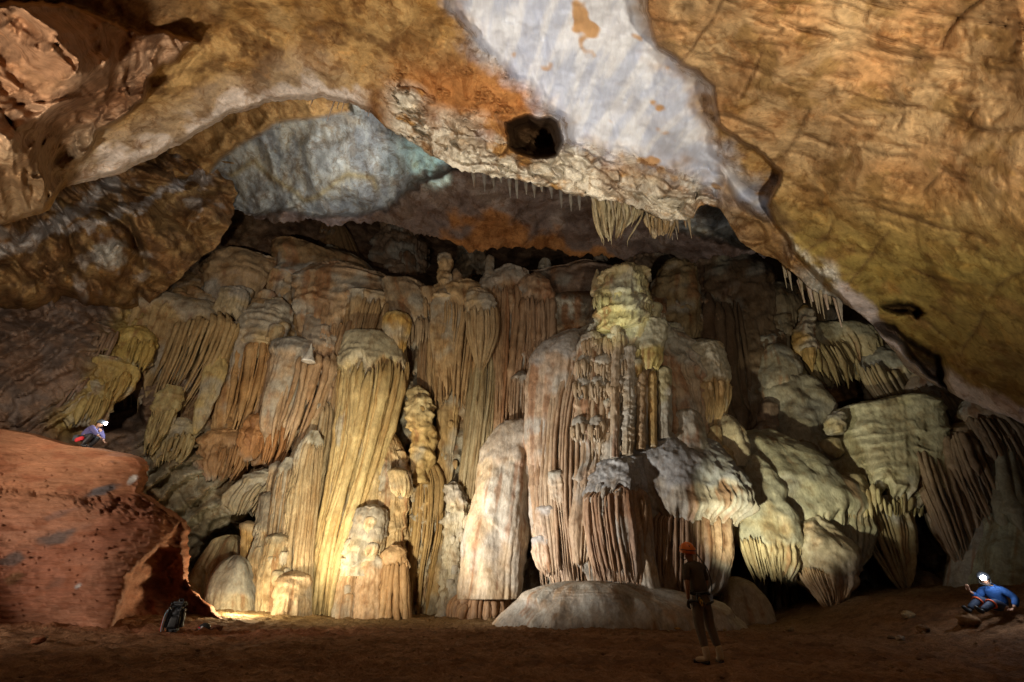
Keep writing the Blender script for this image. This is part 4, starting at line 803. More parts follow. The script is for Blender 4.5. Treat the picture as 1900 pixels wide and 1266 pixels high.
form(M_, 'broad olive flowstone slope behind the smooth draperies on the right', [(1402,800,20),(1408,830,66),(1430,890,108),(1462,960,122),(1488,1030,100),(1510,1090,64)], -1.0, .5, (12, 6, 965), None, (.3, 26), (60, 16), streak=(.34,.30,.2), col=(.40,.38,.28), rough=.9)
form(M_, 'stepped grey flowstone slope between the dark cone and the brown alcove', [(1440,690,14),(1448,720,50),(1462,790,74),(1470,860,84),(1474,930,70)], .2, .5, (12, 5, 880), (50, 8, 700, 900), (.2, 24), (50, 14), subs=False, streak=(.31,.27,.2), col=(.36,.33,.26), rough=.9)
form(D, 'narrow ochre drapery, leftmost of the smooth draperies on the right', [(1334,858,12),(1338,878,34),(1346,940,40),(1352,990,30),(1356,1020,8)], -1.5, .7, (16, 2.5, 930), None, (.25, 20), (30, 4), col=(.45,.36,.20), rough=.7)
form(D, 'long cream drapery with a comb like fringe, second of the smooth draperies', [(1388,846,8),(1394,866,26),(1406,920,44),(1420,980,54),(1430,1030,50),(1438,1080,36)], -2.0, .6, (7, 6, 1012), None, (.38, 30), (50, 14), col=(.48,.41,.26), cap=(.40,.38,.29), rough=.7)
form(D, 'teal cream drapery sloping down to the right, with smooth sheen', [(1424,864,6),(1452,888,34),(1490,935,50),(1518,980,48),(1540,1015,34),(1552,1050,14)], -1.5, .6, (15, 2.2, 960), None, (.2, 22), (36, 4), col=(.43,.42,.31), rough=.6)
form(D, 'pale orange lobed drapery with a long pointed tip, lowest on the right', [(1500,955,8),(1508,975,30),(1520,1025,52),(1534,1070,50),(1544,1105,34),(1550,1138,18)], -2.4, .7, (7, 6, 1066), None, (.45, 26), (40, 16), col=(.50,.36,.22), cap=(.44,.38,.27), rough=.8)
form(M_, 'dark grey dome behind the teal cream drapery', [(1510,900,8),(1514,912,36),(1530,960,48),(1552,1030,40),(1566,1090,20)], -.9, .7, (14, 3, 980), None, (.2, 22), (30, 4), col=(.33,.32,.25), rough=.6)
form(M_, 'massive yellow cream flowstone block with feathery tiers at right', [(1622,748,34),(1628,760,86),(1634,815,94),(1640,880,90),(1644,925,84),(1648,960,74)], -1.4, .6, (13, 7, 925), (17, 7, 770, 940), (.25, 30), (40, 6), col=(.50,.44,.24), cap=(.46,.42,.27), streak=(.38,.29,.16))
form('knob', 'curled pale knob on the top left corner of the yellow cream block', [(1552,764,6),(1553,772,14),(1551,786,16),(1552,806,12)], -1.9, .9, None, None, None, (9, 5), (7, 3, 764, 806), col=(.48,.41,.25), cat='knob')
form(S, 'overhanging hook shaped lip left of the yellow cream block', [(1540,812,5),(1540,820,16),(1546,838,16),(1552,852,5)], -1.6, .9, None, None, (.3, 12), (12, 3), col=(.45,.38,.24))
form(D, 'drooping cream lobe with a fringe at the lower left of the block', [(1566,876,8),(1568,890,30),(1574,930,36),(1584,965,28),(1590,990,8)], -1.9, .7, (8, 5, 925), None, (.45, 18), (18, 4), col=(.47,.40,.25))
form('stalactite', 'fan of long slender rods reaching to the floor under the yellow cream block', [(1622,925,56),(1632,955,54),(1655,1020,40),(1676,1080,20),(1690,1114,4)], -1.2, .5, (10, 8, 930), None, (.6, 22), col=(.42,.34,.20), cat='stalactite', under=1)
form(D, 'brown drapery of slanting rods right of the yellow cream block', [(1722,800,16),(1730,816,46),(1752,880,58),(1780,960,52),(1802,1040,34),(1808,1062,14)], -1.2, .5, (15, 8, 850), (20, 5, 800, 880), (.25, 30), (30, 4), col=(.35,.26,.17), streak=(.24,.15,.09))
form(D, 'broad brown curtain of slanting rods near the right edge', [(1792,784,18),(1802,800,50),(1830,870,60),(1862,950,54),(1872,985,40)], -.9, .5, (17, 8, 820), (24, 4, 784, 840), (.15, 30), (30, 4), col=(.34,.25,.16), streak=(.22,.14,.085))
form(COL, 'grey green fluted slope at the right edge above the seated caver', [(1850,760,8),(1870,800,30),(1900,900,55),(1940,1000,80)], -.3, .6, (20, 6, 790), (40, 4, 780, 1000), None, (30, 5), col=(.34,.33,.25))
form(S, 'smooth grey rounded stump behind the seated caver, left one', [(1820,948,12),(1821,966,32),(1816,1030,42),(1808,1150,52)], -.6, .8, None, None, None, (34, 4), col=(.35,.33,.28), rough=.6)
form(S, 'pale green streaked stump behind the seated caver at the right edge', [(1888,938,14),(1890,960,46),(1886,1040,62),(1880,1150,76)], -.5, .8, (9, 1.8, 970), None, None, (34, 4), col=(.40,.42,.32), rough=.8)
form(M_, 'dim low mound at the foot of the right wall', [(1700,1060,14),(1704,1085,40),(1706,1130,62),(1706,1180,72)], -.4, .7, None, None, None, (34, 6), col=(.26,.19,.13))
form(COL, 'dark rock foot under the smooth draperies on the right', [(1470,1000,50),(1470,1060,100),(1470,1180,110)], .6, .5, (26, 7, 1020), (50, 8, 1000, 1180), None, (30, 10), col=(.20,.135,.085))
form('ledge', 'slanting shelf with a dense fringe of stalactites, upper part left', [(1508,606,24),(1530,622,62),(1552,648,74),(1566,676,72),(1578,716,64)], .2, .5, (9, 7, 640), None, (.55, 16), (20, 4), col=(.36,.29,.16), cap=(.30,.27,.18), cat='ledge')
form('ledge', 'slanting shelf with longer hanging rods, middle part', [(1620,648,20),(1640,672,52),(1666,715,60),(1694,765,56),(1708,812,40)], -.4, .5, (9, 7, 690), None, (.45, 18), (20, 4), col=(.34,.28,.17), cap=(.27,.25,.19), cat='ledge')
form('ledge', 'slanting shelf of dark rods below the pale rim, lower part right', [(1716,690,16),(1738,716,48),(1770,765,56),(1796,820,48),(1804,850,30)], -.9, .5, (9, 6, 735), None, (.4, 18), (20, 4), col=(.30,.23,.15), cat='ledge')
form('ledge', 'last dark slanting row of rods at the right edge under the pale rim', [(1806,742,16),(1836,770,52),(1872,820,60),(1904,890,50)], -.9, .5, (10, 6, 780), None, (.3, 18), (20, 4), col=(.28,.21,.14), cat='ledge')
form(S, 'bright orange yellow stalagmite standing on the slanting shelf', [(1492,568,4),(1493,576,10),(1495,600,14),(1490,626,19),(1496,646,20),(1504,662,14)], -.8, .9, None, (12, 4, 568, 650), (.3, 12), (12, 4), col=(.54,.36,.14))
form('stalactite', 'bright orange twin stalactite below the orange yellow stalagmite', [(1502,648,14),(1502,660,13),(1505,675,7),(1507,692,1)], -1.1, .8, (8, 4, 645), None, (.3, 9), col=(.52,.35,.14), cat='stalactite')
form('stalactite', 'yellow stalactite hanging alone right of the orange twin', [(1514,650,6),(1518,668,6),(1522,684,3),(1523,690,1)], -.9, .8, None, None, None, col=(.44,.36,.18), cat='stalactite')
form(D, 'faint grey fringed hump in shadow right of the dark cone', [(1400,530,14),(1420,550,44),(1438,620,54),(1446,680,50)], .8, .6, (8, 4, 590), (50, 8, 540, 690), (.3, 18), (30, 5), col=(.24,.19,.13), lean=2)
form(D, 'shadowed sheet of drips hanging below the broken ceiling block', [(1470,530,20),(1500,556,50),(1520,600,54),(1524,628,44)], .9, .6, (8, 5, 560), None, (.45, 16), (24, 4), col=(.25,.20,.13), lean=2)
# ---- far hall behind
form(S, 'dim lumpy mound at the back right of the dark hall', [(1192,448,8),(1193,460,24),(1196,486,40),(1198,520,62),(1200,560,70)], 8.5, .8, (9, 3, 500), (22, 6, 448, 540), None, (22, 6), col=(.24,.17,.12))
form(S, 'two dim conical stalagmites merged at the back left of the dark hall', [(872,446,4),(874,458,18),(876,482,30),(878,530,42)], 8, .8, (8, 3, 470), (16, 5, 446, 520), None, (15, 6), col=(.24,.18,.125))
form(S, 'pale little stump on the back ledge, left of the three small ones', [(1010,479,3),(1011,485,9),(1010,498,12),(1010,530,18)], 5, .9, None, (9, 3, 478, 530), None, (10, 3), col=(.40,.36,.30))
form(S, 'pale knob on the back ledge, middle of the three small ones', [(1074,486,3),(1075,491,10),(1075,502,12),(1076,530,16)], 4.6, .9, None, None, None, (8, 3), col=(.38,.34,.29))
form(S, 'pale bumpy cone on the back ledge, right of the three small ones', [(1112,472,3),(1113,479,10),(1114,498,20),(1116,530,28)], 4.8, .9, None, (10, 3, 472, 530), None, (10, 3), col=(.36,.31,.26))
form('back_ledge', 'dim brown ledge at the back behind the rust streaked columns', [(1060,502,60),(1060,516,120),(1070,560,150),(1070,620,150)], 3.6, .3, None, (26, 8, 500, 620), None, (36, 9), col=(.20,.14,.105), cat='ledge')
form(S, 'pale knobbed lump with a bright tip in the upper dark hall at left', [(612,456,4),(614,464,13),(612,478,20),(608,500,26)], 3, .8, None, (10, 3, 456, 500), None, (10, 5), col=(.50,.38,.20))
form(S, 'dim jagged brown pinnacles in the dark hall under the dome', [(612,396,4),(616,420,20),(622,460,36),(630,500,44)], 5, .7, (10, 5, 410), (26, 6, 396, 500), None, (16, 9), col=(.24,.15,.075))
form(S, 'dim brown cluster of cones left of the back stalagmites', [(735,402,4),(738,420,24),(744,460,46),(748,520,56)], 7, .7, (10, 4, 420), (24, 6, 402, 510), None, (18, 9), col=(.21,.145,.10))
# ---- hanging from the arch
CEILC = tps(ctrl, np.array([1150., 640., 1545., 960., 1215., 1050.]), np.array([372., 192., 545., 330., 398., 352.])) * (CT - (CY - np.array([372., 192., 545., 330., 398., 352.])) / F * ST)
form('stalactite_cluster', 'ragged cluster of pale stalactites under the middle of the ceiling rim', [(1148,350,42),(1149,372,50),(1147,400,46),(1144,425,36),(1142,446,24)], 0, .5, (9, 7, 350), None, (.8, 14), (20, 4), col=(.48,.43,.29), cap=(.42,.38,.28), lean=0, Y=CEILC[0] + .9, cat='stalactite')
form('stalactite_cluster', 'small ragged stalactites right of the ragged pale cluster', [(1226,390,20),(1226,404,26),(1226,420,24),(1224,440,18)], 0, .6, (8, 6, 390), None, (.8, 12), (12, 3), col=(.45,.36,.22), lean=0, Y=CEILC[4] + .5, cat='stalactite')
rnd = random.Random(5)
for x in (878, 898, 915, 928, 945, 958, 975, 990, 1004, 1022, 1040, 1058, 1074, 1088):
    y0 = float(np.interp(x, rim_pts[:, 0], rim_pts[:, 1])) - 6; ln = rnd.uniform(18, 46)
    form('stalactite', 'dark grey tooth in the row hanging behind the ceiling rim, below the round hole', [(x, y0, rnd.uniform(3, 6)), (x + 1, y0 + ln * .5, 3), (x + 2, y0 + ln, .5)], 0, .9, None, None, None, None, col=(.22, .21, .20), lean=0, Y=CEILC[3] + 1.6, cat='stalactite', group='teeth behind the ceiling rim', rough=.6)
for k in range(26):
    x = rnd.uniform(1098, 1290) if k < 14 else rnd.uniform(1446, 1556)
    y0 = float(np.interp(x, rim_pts[:, 0], rim_pts[:, 1])) - 5; ln = rnd.uniform(12, 44) if k < 14 else rnd.uniform(14, 52); wd_ = rnd.uniform(1.4, 4.2)
    lab, grp = (('thin stalactite in the fringe under the cracked middle of the ceiling rim', 'fringe under the middle of the rim') if k < 14 else ('thin stalactite in the fringe under the pale crust at the right end of the rim', 'fringe under the right end of the rim'))
    Yc = float(tps(ctrl, np.array([x]), np.array([y0]))[0]) * (CT - (CY - y0) / F * ST)
    form('stalactite', lab, [(x, y0, wd_ * 1.5), (x + ln * .06, y0 + ln * .4, wd_), (x + ln * .16, y0 + ln, .4)], 0, .9, None, None, None, None, col=(.46, .40, .29), lean=0, Y=Yc + rnd.uniform(.1, .6), cat='stalactite', group=grp, rough=.5)
for x, y0, x1, y1, w, lab in [(622,184,607,224,1.1,'longest pale soda straw hanging from the top of the arch'),(630,186,625,203,.8,'short soda straw, first right of the longest one on the arch'),(640,186,633,208,.9,'medium soda straw, second right of the longest one on the arch'),
        (580,186,575,198,.8,'short soda straw left of the longest one on the arch'),(682,192,678,208,.8,'short soda straw over the pale crust right of the arch top'),(688,194,683,216,.9,'thin soda straw over the pale crust, rightmost on the arch'),
        (1546,548,1562,608,1.6,'long slender soda straw hanging at the right end of the arch'),(1482,520,1493,562,2.2,'thin tapering straw left of the long right hand straw'),(1500,530,1508,560,2.5,'stubby straw between the two long right hand straws'),(1530,545,1537,575,2.5,'short straw right beside the long right hand straw')]:
    form('soda_straw', lab, [(x, y0, w * 1.6), ((x + x1) / 2, (y0 + y1) / 2, w), (x1, y1, w * .6)], 0, .9, col=(.60, .50, .42), lean=0, Y=(CEILC[1] + .25) if x < 1000 else CEILC[2] + .35, cat='soda straw', rough=.3)
# ------------------------------------------------------------------ people and their things
def ground(px, py):
    """where a line of sight meets the floor"""
    lo, hi = 2.0, 60.0
    for _ in range(50):
        m = (lo + hi) / 2; p = unp(px, py, d=m)
        if p[2] > floor_z(p[0], p[1]): lo = m
        else: hi = m
    return unp(px, py, d=lo)

def skin(name, verts, edges, rad, mat, parent, sub=2, root=0):
    """one continuous limb or garment grown round a skeleton"""
    me = bpy.data.meshes.new(name); me.from_pydata([tuple(v) for v in verts], edges, [])
    o = bpy.data.objects.new(name, me); C.objects.link(o)
    o.modifiers.new('skin', 'SKIN'); o.modifiers.new('sub', 'SUBSURF').levels = sub
    o.modifiers['skin'].use_smooth_shade = True; o.modifiers['skin'].branch_smoothing = .6
    for i, sv in enumerate(me.skin_vertices[0].data):
        r = rad[i]; sv.radius = r if isinstance(r, tuple) else (r, r); sv.use_root = (i == root)
    dg = bpy.context.evaluated_depsgraph_get(); dg.update()
    m2 = bpy.data.meshes.new_from_object(o.evaluated_get(dg)); m2.name = name
    bpy.data.objects.remove(o); bpy.data.meshes.remove(me)
    m2.materials.clear(); m2.materials.append(mat)
    r = bpy.data.objects.new(name, m2); C.objects.link(r); r.parent = parent
    return r

def chain(name, pts, rad, mat, parent, sub=2):
    return skin(name, pts, [(i, i + 1) for i in range(len(pts) - 1)], rad, mat, parent, sub)

def hand(name, wrist, palm, side, mat, parent, up=(0, 0, 1), curlv=.5):
    """palm, four fingers of different length and a thumb, lightly curled"""
    w, p = Vector(wrist), Vector(palm); f = (p - w).normalized(); s = Vector(side).normalized(); n = f.cross(s).normalized()
    V, E, R = [w, w + f * .045, w + f * .085], [(0, 1), (1, 2)], [.026, (.036, .02), (.038, .017)]
    for k, (off, ln) in enumerate([(-.03, .068), (-.01, .078), (.011, .074), (.03, .058)]):
        b = len(V); a = w + f * .095 + s * off
        d1 = (f + n * curlv * .5).normalized(); d2 = (f + n * curlv * 1.6).normalized(); d3 = (f * .5 + n * curlv * 2).normalized()
        V += [a, a + d1 * ln * .45, a + d1 * ln * .45 + d2 * ln * .33, a + d1 * ln * .45 + d2 * ln * .33 + d3 * ln * .25]
        E += [(2, b), (b, b + 1), (b + 1, b + 2), (b + 2, b + 3)]; R += [.0105, .0095, .0088, .0078]
    b = len(V); t0 = w + f * .035 - s * .034; d = (f * .8 - s * .75 + n * .3).normalized()
    V += [t0, t0 + d * .035, t0 + d * .035 + (f + n * .4).normalized() * .032]; E += [(1, b), (b, b + 1), (b + 1, b + 2)]; R += [.014, .011, .009]
    return skin(name, V, E, R, mat, parent, 1)

def ball(name, c, r, mat, parent, rx=(0, 0, 0), cut=None, seg=28):
    """an ellipsoid, or with cut only its upper shell closed below"""
    bm = bmesh.new(); bmesh.ops.create_uvsphere(bm, u_segments=seg, v_segments=seg // 2, radius=1)
    if cut is not None:
        bmesh.ops.bisect_plane(bm, geom=bm.verts[:] + bm.edges[:] + bm.faces[:], plane_co=(0, 0, cut), plane_no=(0, 0, 1), clear_inner=True)
        bmesh.ops.edgeloop_fill(bm, edges=[e for e in bm.edges if e.is_boundary])
    for v in bm.verts: v.co = Vector((v.co.x * r[0], v.co.y * r[1], v.co.z * r[2]))
    me = bpy.data.meshes.new(name); bm.to_mesh(me); bm.free()
    for f in me.polygons: f.use_smooth = len(f.vertices) < 5
    me.materials.append(mat); o = bpy.data.objects.new(name, me); C.objects.link(o); o.location = c; o.rotation_euler = rx; o.parent = parent
    return o

def rbox(name, c, size, mat, parent, bev=.02, rx=(0, 0, 0), taper=1.0, bulge=0.0):
    bm = bmesh.new(); bmesh.ops.create_cube(bm, size=1); bmesh.ops.subdivide_edges(bm, edges=bm.edges[:], cuts=3, use_grid_fill=True)
    for v in bm.verts:
        k = 1 + (taper - 1) * (v.co.z + .5); q = v.co.copy()
        g = 1 + bulge * (1 - 4 * q.z * q.z) * (1 - 2 * abs(q.x) ** 2)
        v.co = Vector((q.x * size[0] * k, q.y * size[1] * k * g, q.z * size[2]))
    bmesh.ops.bevel(bm, geom=[e for e in bm.edges if e.calc_face_angle(0) > .8], offset=bev, segments=3, affect='EDGES')
    me = bpy.data.meshes.new(name); bm.to_mesh(me); bm.free()
    for f in me.polygons: f.use_smooth = True
    me.materials.append(mat); o = bpy.data.objects.new(name, me); C.objects.link(o); o.location = c; o.rotation_euler = rx; o.parent = parent
    return o

def tube(name, pts, r, mat, parent, sides=8):
    P = np.array(pts, float); t = np.linspace(0, 1, max(2, len(P) * 5)); Q, _ = curve(P, t)
    T = np.gradient(Q, axis=0); T /= np.linalg.norm(T, axis=1, keepdims=True)
    a = np.cross(T, np.array([.13, .27, .95])); a /= np.linalg.norm(a, axis=1, keepdims=True); b = np.cross(T, a)
    al = np.linspace(0, 2 * math.pi, sides, endpoint=False)
    V = Q[:, None] + r * (np.cos(al)[None, :, None] * a[:, None] + np.sin(al)[None, :, None] * b[:, None])
    return mk(name, V, grid_faces(len(t), sides, True), mat, parent=parent)

SKINM = plain('skin', (.36, .2, .13), .55, .12, 20)
OLIVE, TROU = plain('dark_shirt', (.075, .06, .045), .85, .3, 40, bump=.4), plain('dun_trousers', (.15, .12, .095), .85, .3, 30, bump=.4)
BLACKM, BOOT = plain('black_nylon', (.02, .02, .022), .5, .3, 50), plain('pale_leather', (.5, .4, .28), .7, .25, 35)
ORAN = plain('orange_shell', (.75, .19, .03), .38, .12, 12, bump=.05); METAL = plain('worn_steel', (.5, .5, .5), .35, .1, 40, metal=1)
BLUE_, NAVY = plain('blue_jacket', (.015, .07, .24), .8, .25, 30, bump=.4), plain('navy_trousers', (.025, .04, .08), .8, .3, 30, bump=.4)
PURP, REDM, WHT = plain('violet_jacket', (.085, .075, .18), .8, .25, 30, bump=.4), plain('red_cloth', (.55, .03, .04), .7, .15, 30), plain('white_plastic', (.6, .6, .6), .4, .1, 30)
GREYM, ORB, YEL = plain('grey_nylon', (.05, .055, .065), .7, .3, 60, bump=.4), plain('orange_band', (.75, .12, .03), .6, .1, 20), plain('brass', (.75, .42, .08), .3, .15, 30, metal=1)
LENS = plain('lamp_lens', (.92, .96, 1), .3, 0, 10, bump=0, emit=120)

# ---- the standing caver
p = ground(1321, 1231)
t = empty('person', p, 'standing person in an orange helmet seen from behind, looking up at the great dripstone wall', 'person', rz=math.radians(22)); t.scale = (1.07, 1.07, 1.07)
skin('body', [(0,0,1.0),(0,.01,1.2),(-.01,.03,1.40),(-.02,.04,1.50),(-.03,.07,1.60),(-.035,.10,1.66),(-.035,.185,1.62),(-.2,.02,1.42),(-.25,-.01,1.14),(-.22,.06,.90),(.18,.03,1.42),(.24,.05,1.15),(.15,.26,1.04),
      (-.09,0,.95),(-.10,.03,.52),(-.10,-.02,.10),(.09,0,.95),(.12,.04,.52),(.17,-.03,.10)],
     [(0,1),(1,2),(2,3),(3,4),(4,5),(5,6),(2,7),(7,8),(8,9),(2,10),(10,11),(11,12),(0,13),(13,14),(14,15),(0,16),(16,17),(17,18)],
     [.12,.12,.12,.052,.082,.088,.02,.06,.043,.03,.06,.043,.03,.085,.058,.042,.085,.058,.042], SKINM, t)
skin('shirt', [(0,0,.95),(0,.0,1.14),(-.005,.015,1.30),(-.015,.03,1.44),(-.02,.045,1.50),(-.19,.02,1.43),(-.245,-.005,1.17),(.18,.03,1.43),(.235,.05,1.18)],
     [(0,1),(1,2),(2,3),(3,4),(3,5),(5,6),(3,7),(7,8)], [(.175,.135),(.17,.13),(.185,.14),(.145,.11),.075,.085,.066,.085,.066], OLIVE, t)
skin('trousers', [(0,0,.97),(-.092,-.005,.86),(-.107,.03,.55),(-.102,-.015,.2),(.092,-.005,.86),(.127,.04,.55),(.168,-.025,.2),(0,0,1.07)], [(0,1),(1,2),(2,3),(0,4),(4,5),(5,6),(0,7)],
     [(.165,.13),.112,.084,.064,.112,.084,.064,(.155,.12)], TROU, t)
for s, (bx, by), tx in ((-1, (-.102, -.02), -.12), (1, (.168, -.03), .13)):
    b = skin('boot', [(bx,by,.26),(bx,by-.005,.10),(bx,by+.0,.055),(bx+tx*.45,by+.10,.05),(bx+tx*.8,by+.17,.042)], [(0,1),(1,2),(2,3),(3,4)], [.062,.058,.055,(.05,.045),(.042,.036)], BOOT, t)
    tube('sole', [(bx-.02,by-.05,.018),(bx+tx*.45,by+.10,.018),(bx+tx*.85,by+.2,.018)], .03, BLACKM, b)
h = ball('helmet', (-.035,.085,1.68), (.135,.155,.15), ORAN, t, (math.radians(12), 0, 0), -.25)
for k in (-1, 1): tube('strap', [(.11*k,.03,-.02),(.085*k,.08,-.12),(0,.1,-.17)], .008, BLACKM, h)
tube('band', [(.128*math.cos(a),.153*math.sin(a),.02) for a in np.linspace(0, 2*math.pi, 17)], .008, GREYM, h)
lm = rbox('head_lamp', (.075,.115,.03), (.06,.045,.045), METAL, h, .01); ball('lens', (.0,.026,0), (.02,.008,.02), WHT, lm)
for k in range(3): tube('vent', [(-.05+.05*k,-.12,.075),(-.05+.05*k,-.09,.1)], .008, BLACKM, h)
hand('glove', (-.22,.06,.91), (-.21,.1,.80), (0,1,.2), BLACKM, t); hand('glove', (.15,.26,1.04), (.05,.33,1.02), (0,.3,1), BLACKM, t)
hb = tube('harness', [(.165*math.cos(a),.005+.14*math.sin(a),1.0+.01*math.sin(3*a)) for a in np.linspace(0, 2*math.pi, 17)], .024, BLACKM, t)
for k in (-1, 1): tube('leg_loop', [(.1*k+.115*math.cos(a),.0+.115*math.sin(a),.86+.03*math.cos(a)*k) for a in np.linspace(0, 2*math.pi, 13)], .02, BLACKM, hb)
for q, m in (((-.14,-.12,.90), YEL),((-.12,-.13,.86), YEL),((.13,-.1,.93), METAL),((.16,-.08,.95), METAL),((.17,-.02,.92), METAL)):
    tube('carabiner', [(q[0]+.02*math.cos(a),q[1]-.01,q[2]+.045*math.sin(a)) for a in np.linspace(0, 2*math.pi, 11)], .007, m, hb, 6)
rbox('pouch', (-.13,-.1,.93), (.10,.07,.14), BLACKM, hb, .02)
tube('lamp_cable', [(.03,-.06,1.62),(.07,-.1,1.52),(.16,-.12,1.36),(.19,-.12,1.18),(.17,-.11,1.02)], .011, GREYM, t)

# ---- the seated caver with the bright headlamp
p = ground(1866, 1141)
t = empty('person', p, 'person in a blue jacket sitting on the slope with glaring headlamp and orange knee bands', 'person', rz=math.radians(-74))
skin('body', [(.0,0,.12),(-.0,-.02,.34),(0,-.08,.52),(0,-.13,.60),(0,-.17,.68),(0,-.2,.74),(0,-.28,.70),(-.19,-.06,.52),(-.30,-.2,.34),(-.26,-.40,.47),(.19,-.06,.52),(.32,.02,.32),(.30,-.14,.14),
     (-.10,-.05,.12),(-.13,-.40,.33),(-.20,-.78,.10),(.10,-.05,.12),(.13,-.42,.26),(.08,-.82,.08)],
     [(0,1),(1,2),(2,3),(3,4),(4,5),(5,6),(2,7),(7,8),(8,9),(2,10),(10,11),(11,12),(0,13),(13,14),(14,15),(0,16),(16,17),(17,18)],
     [.12,.12,.12,.05,.082,.088,.02,.06,.043,.03,.06,.043,.03,.085,.058,.042,.085,.058,.042], SKINM, t)
skin('jacket', [(0,.01,.14),(0,-.01,.30),(0,-.06,.48),(0,-.125,.60),(-.18,-.06,.51),(-.30,-.19,.34),(-.27,-.35,.44),(.18,-.06,.51),(.33,.02,.33),(.31,-.10,.17)],
     [(0,1),(1,2),(2,3),(2,4),(4,5),(5,6),(2,7),(7,8),(8,9)], [(.18,.15),(.19,.155),(.19,.15),.115,.105,.08,.06,.105,.08,.06], BLUE_, t)
skin('trousers', [(0,.0,.13),(-.1,-.1,.15),(-.13,-.4,.32),(-.2,-.78,.11),(.1,-.1,.15),(.13,-.42,.26),(.08,-.82,.09),(0,.02,.26)], [(0,1),(1,2),(2,3),(0,4),(4,5),(5,6),(0,7)], [(.16,.13),.115,.085,.062,.115,.085,.062,(.15,.12)], NAVY, t)
for a, b, c in (((-.13,-.4,.32),(-.19,-.72,.13),0),((.13,-.42,.26),(.09,-.74,.11),1)):
    A, B = Vector(a), Vector(b); d = (B-A).normalized(); u = d.cross(Vector((0,0,1))).normalized(); w_ = d.cross(u)
    q = A + d*.09; tube('knee_band', [q + u*.088*math.cos(k) + w_*.088*math.sin(k) for k in np.linspace(0, 2*math.pi, 13)], .018, ORB, t)
for q in ((-.20,-.8,.08),(.08,-.84,.07)):
    bt = skin('boot', [(q[0],q[1]+.06,.1),(q[0],q[1]-.02,.06),(q[0]-.02,q[1]-.08,.13),(q[0]-.03,q[1]-.11,.19)], [(0,1),(1,2),(2,3)], [.058,.055,.048,.04], BLACKM, t)
hand('hand', (-.265,-.40,.47), (-.25,-.46,.56), (1,0,0), SKINM, t); hand('hand', (.30,-.14,.14), (.28,-.24,.09), (1,0,0), SKINM, t)
h = ball('helmet', (0,-.185,.76), (.125,.145,.125), GREYM, t, (math.radians(14), 0, math.radians(30)), -.15)
for k in (-1, 1): tube('strap', [(.11*k,-.03,-.02),(.085*k,-.07,-.11),(0,-.09,-.15)], .008, BLACKM, h)
lm = rbox('head_lamp', (0,-.15,.03), (.09,.05,.07), BLACKM, h, .012); ball('lens', (0,-.032,0), (.05,.03,.05), LENS, lm)
for k in (-1, 1): ball('eye', (.032*k,-.275,.735), (.012,.01,.01), WHT, t)
t.scale = (1.0, 1.0, 1.0)
SEAT = t

# ---- the crouching caver on top of the bank
p = unp(158, 832, Y=14.9)
t = empty('person', p, 'person in a violet jacket crouching on top of the red mud bank with a headlamp', 'person')
skin('body', [(-.22,.0,.32),(-.16,0,.50),(-.02,0,.68),(.05,0,.74),(.12,0,.78),(.16,0,.84),(.245,0,.79),(.04,-.18,.70),(.24,-.2,.52),(.44,-.17,.36),(.04,.18,.70),(.22,.2,.48),(.36,.16,.30),(-.2,-.1,.30),(.18,-.15,.42),(-.02,-.14,.08),(-.2,.1,.30),(.16,.14,.40),(-.04,.13,.08)],
     [(0,1),(1,2),(2,3),(3,4),(4,5),(5,6),(2,7),(7,8),(8,9),(2,10),(10,11),(11,12),(0,13),(13,14),(14,15),(0,16),(16,17),(17,18)],
     [.10,.10,.10,.05,.082,.088,.02,.055,.043,.03,.055,.043,.03,.09,.058,.042,.09,.058,.042], SKINM, t)
skin('jacket', [(-.24,0,.36),(-.16,0,.50),(-.02,0,.67),(.06,0,.74),(.04,-.17,.68),(.24,-.195,.52),(.40,-.17,.39),(.04,.17,.70),(.22,.195,.48),(.33,.165,.33)],
     [(0,1),(1,2),(2,3),(2,4),(4,5),(5,6),(2,7),(7,8),(8,9)], [(.15,.16),(.165,.175),(.17,.18),.085,.095,.072,.056,.095,.072,.056], PURP, t)
skin('trousers', [(-.23,0,.32),(-.19,-.1,.29),(.19,-.15,.42),(-.01,-.14,.10),(-.19,.1,.29),(.17,.14,.40),(-.02,.13,.10),(-.18,0,.45)], [(0,1),(1,2),(2,3),(0,4),(4,5),(5,6),(0,7)], [(.15,.16),.12,.095,.07,.12,.095,.07,(.14,.15)], BLACKM, t)
for s in (-1, 1): skin('boot', [(-.02,.135*s,.14),(-.02,.135*s,.06),(.08,.14*s,.05),(.17,.14*s,.045)], [(0,1),(1,2),(2,3)], [.06,.056,.05,.04], BLACKM, t)
hand('hand', (.44,-.17,.36), (.52,-.16,.30), (0,1,0), SKINM, t); hand('hand', (.36,.16,.30), (.43,.15,.24), (0,1,0), SKINM, t)
rbox('hip_bag', (-.10,-.24,.24), (.26,.08,.13), REDM, t, .025, (0, -.35, 0)); rbox('pouch', (-.30,-.16,.30), (.18,.12,.2), GREYM, t, .03)
h = ball('helmet', (.155,0,.865), (.145,.125,.125), GREYM, t, (0, math.radians(12), 0), -.15)
lm = rbox('head_lamp', (.15,0,.02), (.05,.09,.07), BLACKM, h, .012); ball('lens', (.032,-.02,0), (.03,.05,.05), LENS, lm)
CROUCH = t

